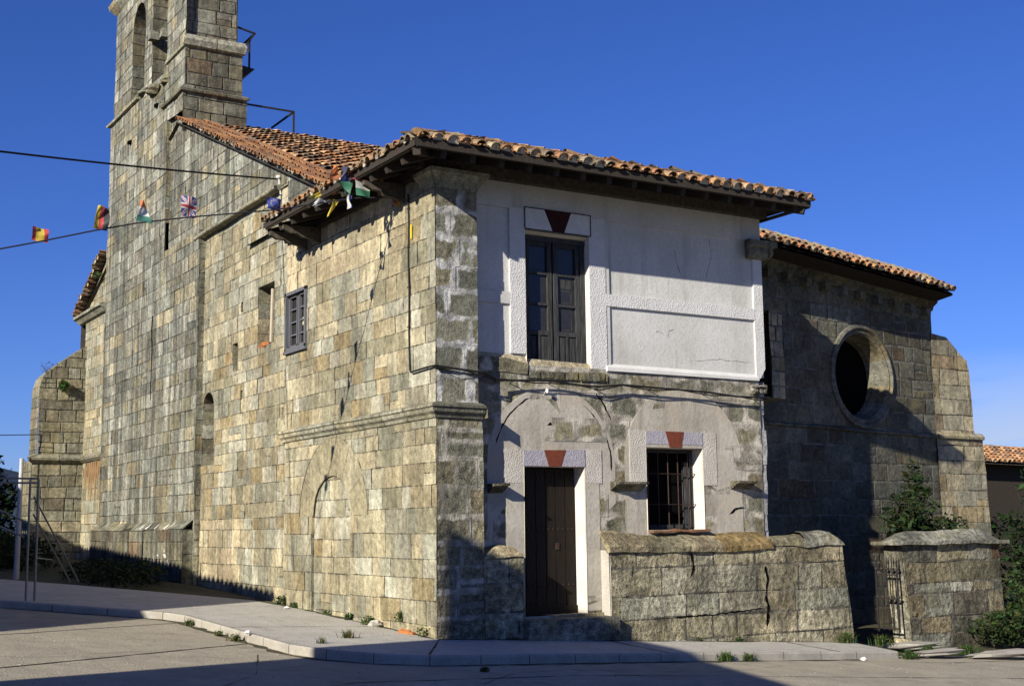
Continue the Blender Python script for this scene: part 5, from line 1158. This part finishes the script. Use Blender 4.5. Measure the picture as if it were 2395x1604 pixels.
def sagline(a, b, sag, n=24):
    a = Vector(a); b = Vector(b); return [a.lerp(b, i / n) - Vector((0, 0, sag * 4 * (i/n) * (1 - i/n))) for i in range(n + 1)]
mb = MB(); mb.tube(sagline((-.03, 7.15, 9.30), (-12.5, .2, 7.2), .12), .020, 5); w1 = single(mb, 'overhead_wire', 'cable', 'black overhead wire from the left edge to the church gable', 'wire', (-.03, 7.15, 9.3))
mb = MB(); mb.blob((-.05, 7.1, 9.33), .06, 1, amp=0); mb.bar((-.0, 7.1, 8.95), (-.05, 7.1, 9.35), .03); single(mb, 'insulator', 'ceramic', 'small white porcelain insulator on the church gable', 'insulator', (-.05, 7.1, 9.3))
mb = MB(); mb.tube(sagline((-1.35, 24.0, 4.86), (-14, 18, 4.3), .1), .014, 5); single(mb, 'overhead_wire', 'cable', 'thin wire running left from the church buttress', 'wire', (-1.35, 24, 4.86))
# cable clipped along the corner house
mb = MB(); rn = random.Random(5); P = [(-.035, .95, 7.55), (-.03, .93, 7.0), (-.03, .95, 6.4), (-.03, .92, 5.8), (-.03, .93, 5.1), (-.03, .90, 4.45), (-.06, .80, 4.40), (-.06, .2, 4.42), (-.05, -.05, 4.42)]
P2 = [(x, y, z) for x, y, z in ((-.05, -.06, 4.42), (.4, -.06, 4.38), (.86, -.06, 4.35), (1.2, .10, 4.27), (1.6, .14, 4.27), (2.0, .14, 4.29), (2.4, .14, 4.30), (2.9, .14, 4.25), (3.4, .14, 4.24), (3.9, .14, 4.30), (4.6, .14, 4.28), (5.2, .14, 4.27), (5.9, .14, 4.25), (6.6, .14, 4.20), (7.2, .14, 4.20), (7.5, .16, 4.21))]
mb.tube(P, .017, 6); mb.tube(P2, .02, 6); mb.tube([(x, y - .01, z - .03 + .03 * math.sin(x * 5)) for x, y, z in P2], .012, 5)
for x, y, z in P2[::2]: mb.tube([(x, y, z), (x, FY if x > .9 else 0, z - .04)], .008, 4)
for z in (7.3, 6.6, 5.9, 5.2): mb.tube([(-.03, .90, z), (-.03, .99, z)], .012, 4)
mb.tube([(-.05, -.05, 4.40), (.35, -.07, 4.28), (.8, -.05, 4.33)], .006, 4)
single(mb, 'wall_cable', 'cable', 'black cable clipped down the side wall and along the house front', 'cable', (-.03, .9, 4.4))
mb = MB(); mb.box((-.05, .80, 6.85), (.02, .025, .24), color=(.7, .55, .03)); single(mb, 'cable_tag', attr_mat('yellow_plastic', .05, 0), 'short yellow tube on the wall beside the black cable', 'tube', (-.05, .82, 6.5))
mb = MB(); mb.blob((2.30, .18, 4.12), .03, 2, sq=(1, 1, 1.5), amp=0); mb.bar((2.30, .3, 4.05), (2.30, .16, 4.2), .02); single(mb, 'insulator', 'ceramic', 'small glassy insulator hanging under the cable above the door', 'insulator', (2.3, .2, 4.1))

RP = [Vector(p) for p in ((0.0, 1.28, 7.58), (-.9, 1.34, 7.46), (-2.35, 1.35, 7.08), (-3.80, 1.35, 6.79), (-4.63, 1.35, 6.60), (-5.28, 1.35, 6.41), (-6.09, 1.35, 6.15), (-6.75, 1.35, 5.95), (-9.0, 1.35, 5.5), (-12.5, 1.35, 5.2))]
def rope_at(x):
    for a, b in zip(RP[:-1], RP[1:]):
        if b.x <= x <= a.x: return a.lerp(b, (a.x - x) / (a.x - b.x))
mb = MB(); mb.tube(RP, .013, 5); single(mb, 'bunting_rope', 'rope', 'dark rope of the bunting strung from the left to the house eave', 'rope', tuple(RP[0]))
RED = (.50, .03, .03); WHT = (.70, .70, .68); YEL = (.62, .47, .02); GRN = (.02, .20, .10); BLU = (.02, .045, .22); BLK = (.012, .012, .015); ORG = (.62, .17, .03); NAV = (.02, .02, .07); MAR = (.22, .02, .03)
def vb(*c): return lambda u, v: c[min(len(c) - 1, int(u * len(c)))]
def hb(*c): return lambda u, v: c[min(len(c) - 1, int((1 - v) * len(c)))]
def spain(u, v): return RED if u < .25 or u > .75 else YEL
def uk(u, v):
    x, y = abs(u - .5), abs(v - .5)
    if x < .06 or y < .08: return RED
    if x < .11 or y < .14: return WHT
    d = abs(abs(u - .5) - abs(v - .5))
    if d < .035: return RED
    if d < .10: return WHT
    return BLU
def eu(u, v):
    a = math.atan2((v - .5) * 1.0, (u - .5) * 1.25); r_ = math.hypot((v - .5) * 1.0, (u - .5) * 1.25); k = (a / (2 * math.pi) * 12) % 1
    return YEL if abs(r_ - .33) < .045 and abs(k - .5) < .22 else (.015, .04, .30)
def flag(label, root, w, h, f, up=1, seed=1, lean=0.0, twist=0.0, amp=.05, nu=20, nv=16, squeeze=1.0, dirx=(-1, 0, .12), fold=0.0):
    w *= .76; h *= .78; f0 = f; f = lambda u, v: tuple(.10 * .5 + .82 * x for x in f0(u, v))
    rn = random.Random(seed); mb = MB(); D = Vector(dirx).normalized(); U_ = Vector((lean, -.05, up)).normalized(); Nn = D.cross(U_).normalized(); rows = []
    for i in range(nv + 1):
        v = i / nv; row = []
        for j in range(nu + 1):
            u = j / nu; sq = 1 - (1 - squeeze) * v
            a = twist * v; dd = D * math.cos(a) + Nn * math.sin(a)
            off = amp * math.sin(u * 5 + seed + v * 3) * (.3 + v) + amp * .5 * math.sin(v * 7 + seed * 2 + u * 2)
            vv = v - fold * max(0, v - .6) * 2
            row.append(Vector(root) + dd * ((u - .5) * w * sq) + U_ * (vv * h) + Nn * off)
        rows.append(row)
    mb.grid(rows, cf=lambda i, j: f((j + .5) / nu, (i + .5) / nv if up > 0 else 1 - (i + .5) / nv))
    return single(mb, 'flag', 'cloth', label, 'flag', tuple(root), 'bunting flags on the rope', smooth=True)
flag('red and white flag cut by the left edge of the photo', rope_at(-6.80), .22, .34, vb(RED, WHT), seed=2)
flag('small yellow flag with red side bands near the left edge', rope_at(-6.09), .31, .27, spain, seed=3, amp=.03)
flag('tall black red and yellow flag blown upright', rope_at(-5.20), .28, .47, vb(BLK, RED, YEL), seed=4, amp=.06, lean=.12, twist=.5)
flag('crumpled orange white and green flag left of the british one', rope_at(-4.52), .34, .44, hb(ORG, WHT, (.03, .20, .15)), seed=5, squeeze=.25, lean=-.1, amp=.03)
flag('blue british flag with red and white crosses', rope_at(-3.80), .34, .44, uk, seed=6, amp=.02, nu=34, nv=30)
flag('dark blue flag with a ring of small yellow stars', rope_at(-2.35), .31, .26, eu, seed=7, amp=.03, lean=.05, nu=40, nv=32)
q = rope_at(-.55)
flag('bright yellow pennant hanging lowest in the tangled cluster', rope_at(-1.22) + Vector((0, 0, .02)), .16, .46, hb(YEL, YEL), -1, 8, lean=-.5, squeeze=.2, amp=.04)
flag('white pennant blown sideways in the tangled cluster', rope_at(-1.45) + Vector((0, 0, .05)), .30, .30, hb(WHT, (.5, .52, .55)), -1, 9, lean=-1.4, squeeze=.2)
flag('yellow and green scrap at the left of the tangled cluster', rope_at(-1.65) + Vector((0, 0, .10)), .26, .24, hb(YEL, (.35, .30, .02)), 1, 10, lean=1.0, squeeze=.15)
flag('orange flag standing highest in the tangled cluster', rope_at(-1.30) + Vector((.02, 0, .38)), .24, .32, hb(ORG, (.35, .10, .02)), 1, 11, lean=.2, squeeze=.6)
flag('navy blue folded flag next to the orange one', rope_at(-1.05) + Vector((0, 0, .28)), .24, .38, hb(NAV, BLU), 1, 12, squeeze=.5)
flag('green flag hanging in the middle of the cluster', rope_at(-1.05) + Vector((0, -.03, .30)), .30, .30, hb(GRN, (.03, .14, .09)), -1, 13, squeeze=.5)
flag('dark maroon flag above the white and green one', rope_at(-.80) + Vector((0, 0, .30)), .40, .22, hb(MAR, MAR), 1, 14, squeeze=.8)
flag('white over green flag right of the cluster centre', rope_at(-.75) + Vector((0, -.02, .28)), .36, .34, hb(WHT, GRN), -1, 15, amp=.02, lean=.1)
flag('blue and white narrow scrap below the green flag', rope_at(-1.0) + Vector((0, -.05, .05)), .12, .30, vb((.03, .08, .4), WHT), -1, 16, squeeze=.4)
flag('yellow and red flag twisted under the eave bracket', rope_at(-.35) + Vector((0, 0, .02)), .30, .44, vb(YEL, (.5, .1, .02)), 1, 17, lean=-.1, squeeze=.35, twist=.8)
flag('small yellow and red flag at the wall end of the rope', rope_at(-.05) + Vector((-.02, 0, -.02)), .24, .20, vb(RED, YEL, RED), -1, 18, lean=.3)

# ================================================================== houses across the street (left of and behind the viewpoint), they shade the corner
hl = thing('house', 'rendered house across the street on the left with a tiled eave throwing the toothed shadow', 'house', (-15, 6, .3))
def toward_sun(S, H):       # the point at height H whose shadow is S
    S = Vector(S); return S + SUN * ((H - S.z) / SUN.z)
LA, LC, LD = toward_sun((-6.33, 1.9, .35), 6.4), toward_sun((0, 7.6, .34), 6.4), toward_sun((0, 21, 1.0), 6.4)
FL = [(LA.x, LA.y), (LC.x - .35, LC.y), (LD.x - .4, LD.y), (LD.x - .4, 32), (-24, 32), (-24, LA.y + 2.4)]
mb = MB(); HT = 6.4
for a, b in zip(FL, FL[1:] + FL[:1]): mb.face([(a[0], a[1], -1), (b[0], b[1], -1), (b[0], b[1], HT - .05), (a[0], a[1], HT - .05)])
mb.build('wall', 'render_wall', hl)
mb = MB(); LE = (LD.x, 32); mb.face([LA, LC, (-16.5, 8, HT + 1.6)]); mb.face([LC, LD, (LE[0], LE[1], HT), (-16.5, 32, HT + 1.6), (-16.5, 8, HT + 1.6)]); mb.face([(-24, LA.y + 2.4, HT), LA, (-16.5, 8, HT + 1.6), (-16.5, 32, HT + 1.6), (-24, 32, HT)])
mb.build('roof', 'beam', hl)
mb = MB(); tiles(mb, LC + Vector((-.02, -.4, -.02)), (LD - LC), (-1, 0, .30), 94, 3, lambda x, y, z: True, .33, .36, r=.15, cols=TC, seed=51, lift=.0); mb.build('roof_tiles', 'tile', hl)
for y in (5, 9, 13):
    mb = MB(); mb.box((LC.x - .35 + (y - LC.y) * (LD.x - LC.x) / (LD.y - LC.y), y, 3.6), (.12, 1.0, 1.3)); wd = mb.build('window', 'greywood', hl)
hr_ = thing('house', 'gabled house behind the viewpoint whose shadow climbs the corner pilaster', 'house', (-14, -10, -.5))
FR = [tuple(toward_sun((.08, 0, 1.42), 10.2)), tuple(toward_sun((.25, 0, 1.72), 10.5)), tuple(toward_sun((4.06, -1.17, -.43), 8.0)), tuple(toward_sun((3.2, -4.5, -.55), 8.0)), (-15.5, -17, 8.0), (-19.5, -13.5, 10.3)]
mb = MB()
for a, b in zip(FR, FR[1:] + FR[:1]): mb.face([(a[0], a[1], -1.5), (b[0], b[1], -1.5), b, a])
mb.build('wall', 'render_wall', hr_)
mb = MB(); mb.face([(x, y, z + .06) for x, y, z in FR]); mb.face([(x, y, z - .04) for x, y, z in FR]); mb.build('roof', 'beam', hr_)
mb = MB(); qx, qy = FR[2][0] - .62, (FR[2][1] + FR[3][1]) / 2; mb.box((qx, qy, 1.0), (.2, 1.0, 2.1)); mb.build('door', 'doorwood', hr_); mb = MB(); mb.box((qx, qy, 4.4), (.2, 1.0, 1.2)); mb.build('window', 'greywood', hr_)
